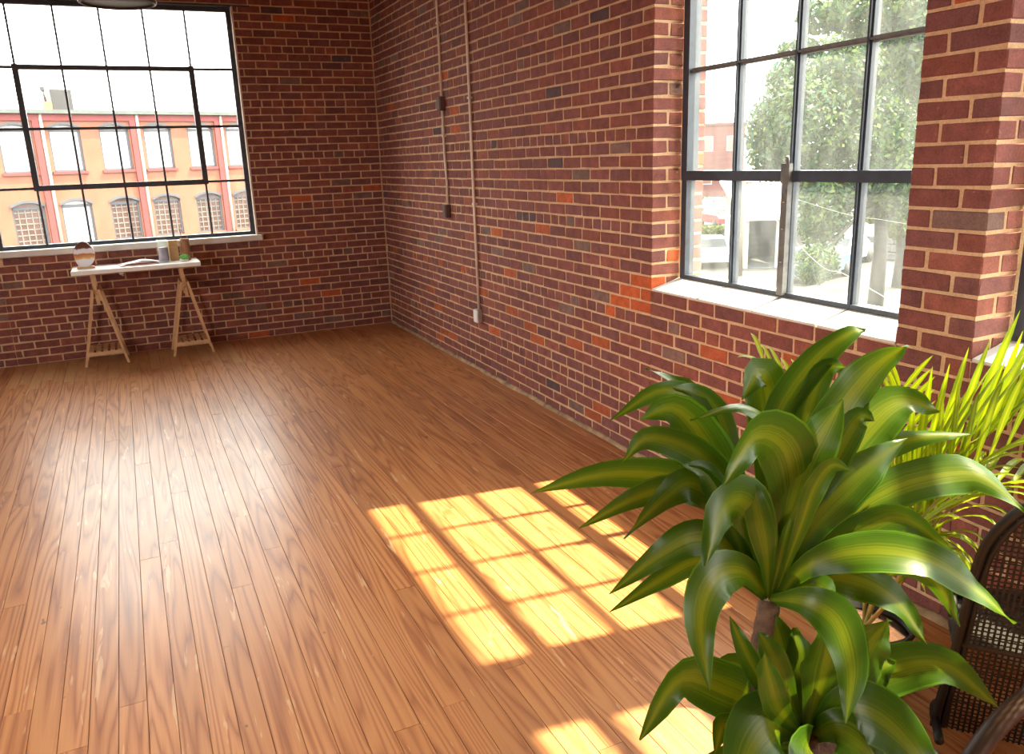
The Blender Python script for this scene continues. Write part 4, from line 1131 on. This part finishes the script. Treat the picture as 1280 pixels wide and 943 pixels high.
# ---- cars
def car(px, py, rz, mat, label):
    b = on_z(px, py, GZ); c_ = empty('car', (b.x, b.y, GZ), rz, label=label, category='car', group='parked cars in the yard')
    prof = [(-2.1, .35), (-2.15, .75), (-1.75, .92), (-1.2, .96), (-.65, 1.42), (.75, 1.45), (1.35, .98), (2.0, .90), (2.12, .6), (2.1, .35)]
    n = len(prof); vs = []
    for y, ins in ((-.85, 0), (.85, 0)):
        for x, z in prof: vs.append((x, y*(0.86 if z > 1.2 else 1), z))
    MB().add(vs, [list(range(n))[::-1], [n+i for i in range(n)]]+[[i, (i+1) % n, n+(i+1) % n, n+i] for i in range(n)]).build('body', mat, c_)
    MB().add([(-1.17, -.72, .99), (-1.17, .72, .99), (-.70, .66, 1.38), (-.70, -.66, 1.38)], [(0, 1, 2, 3), (3, 2, 1, 0)]).add([(1.33, -.72, 1.02), (1.33, .72, 1.02), (.80, .66, 1.42), (.80, -.66, 1.42)], [(0, 3, 2, 1)]) \
        .add([(-.98, -.84, 1.02), (1.1, -.84, 1.02), (.7, -.76, 1.38), (-.6, -.76, 1.38)], [(0, 1, 2, 3)]).add([(-.98, .84, 1.02), (1.1, .84, 1.02), (.7, .76, 1.38), (-.6, .76, 1.38)], [(3, 2, 1, 0)]).build('glass', M['car_gl'], c_)
    for x in (-1.3, 1.3):
        for y in (-.80, .80):
            MB().tube([(x, y-.1, .33), (x, y+.1, .33)], 0.33, 16).build('wheel', M['tyre'], c_)
car(886, 330, math.radians(60), M['car_w'], 'white parked car by the yellow green shrub bed')
car(838, 330, math.radians(60), M['car_r'], 'red parked car half hidden by the window jamb')
car(1020, 348, math.radians(20), M['car_b'], 'dark blue parked car beneath the leafy tree')
car(1052, 330, math.radians(20), M['car_w'], 'white parked car in front of the stone wall')
car(893, 266, math.radians(75), M['car_b'], 'dark blue parked car beside the clipped hedge')
car(897, 283, math.radians(75), M['car_r'], 'small red car parked between hedge and shrub bed')
# ---- stone wall, utility pole and cables
s0_ = on_z(1060, 322, GZ); s1_ = on_z(1180, 330, GZ)
swl = empty('stone_wall', s0_, math.atan2(s1_.y-s0_.y, s1_.x-s0_.x), label='grey stone retaining wall beneath the trees', category='stone wall')
Lw = (s1_-s0_).length
for j in range(3):
    x = 0.0; k = 0; rr2 = random.Random(40+j)
    while x < Lw:
        l_ = rr2.uniform(0.5, 0.95); MB().bev((x+l_/2, 0.3, 0.2+j*0.4), (l_/2-0.015, 0.3, 0.19), 0.04, 0.03, rr2).build('stone', M['stone'], swl); x += l_
pb = on_z(924, 345, GZ)
up_ = empty('utility_pole', (pb.x, pb.y, GZ), label='tan wooden utility pole beside the open shed', category='pole')
MB().tube([(0, 0, 0), (0, 0, 4.6)], [0.14, 0.11], 10).build('pole', M['pole'], up_)
MB().box(-0.5, 0.5, -0.05, 0.05, 4.2, 4.32).build('cross_arm', M['pole'], up_)
def cable(pts, label):
    MB().tube(catmull(pts, 30), 0.005, 5).build('power_cable', M['wire'], label=label, category='cable')
pt_ = Vector((pb.x, pb.y, GZ+4.28))
cable([pt_, at(1010, 318, 22), at(1060, 345, 15), Vector((0.4, 0.9, 0.55))], 'sagging pale cable dropping from the pole toward the building')
cable([pt_+Vector((0.3, 0, 0)), at(1040, 263, 22), at(1110, 276, 19), at(1250, 300, 15)], 'thin pale cable crossing in front of the leafy tree')
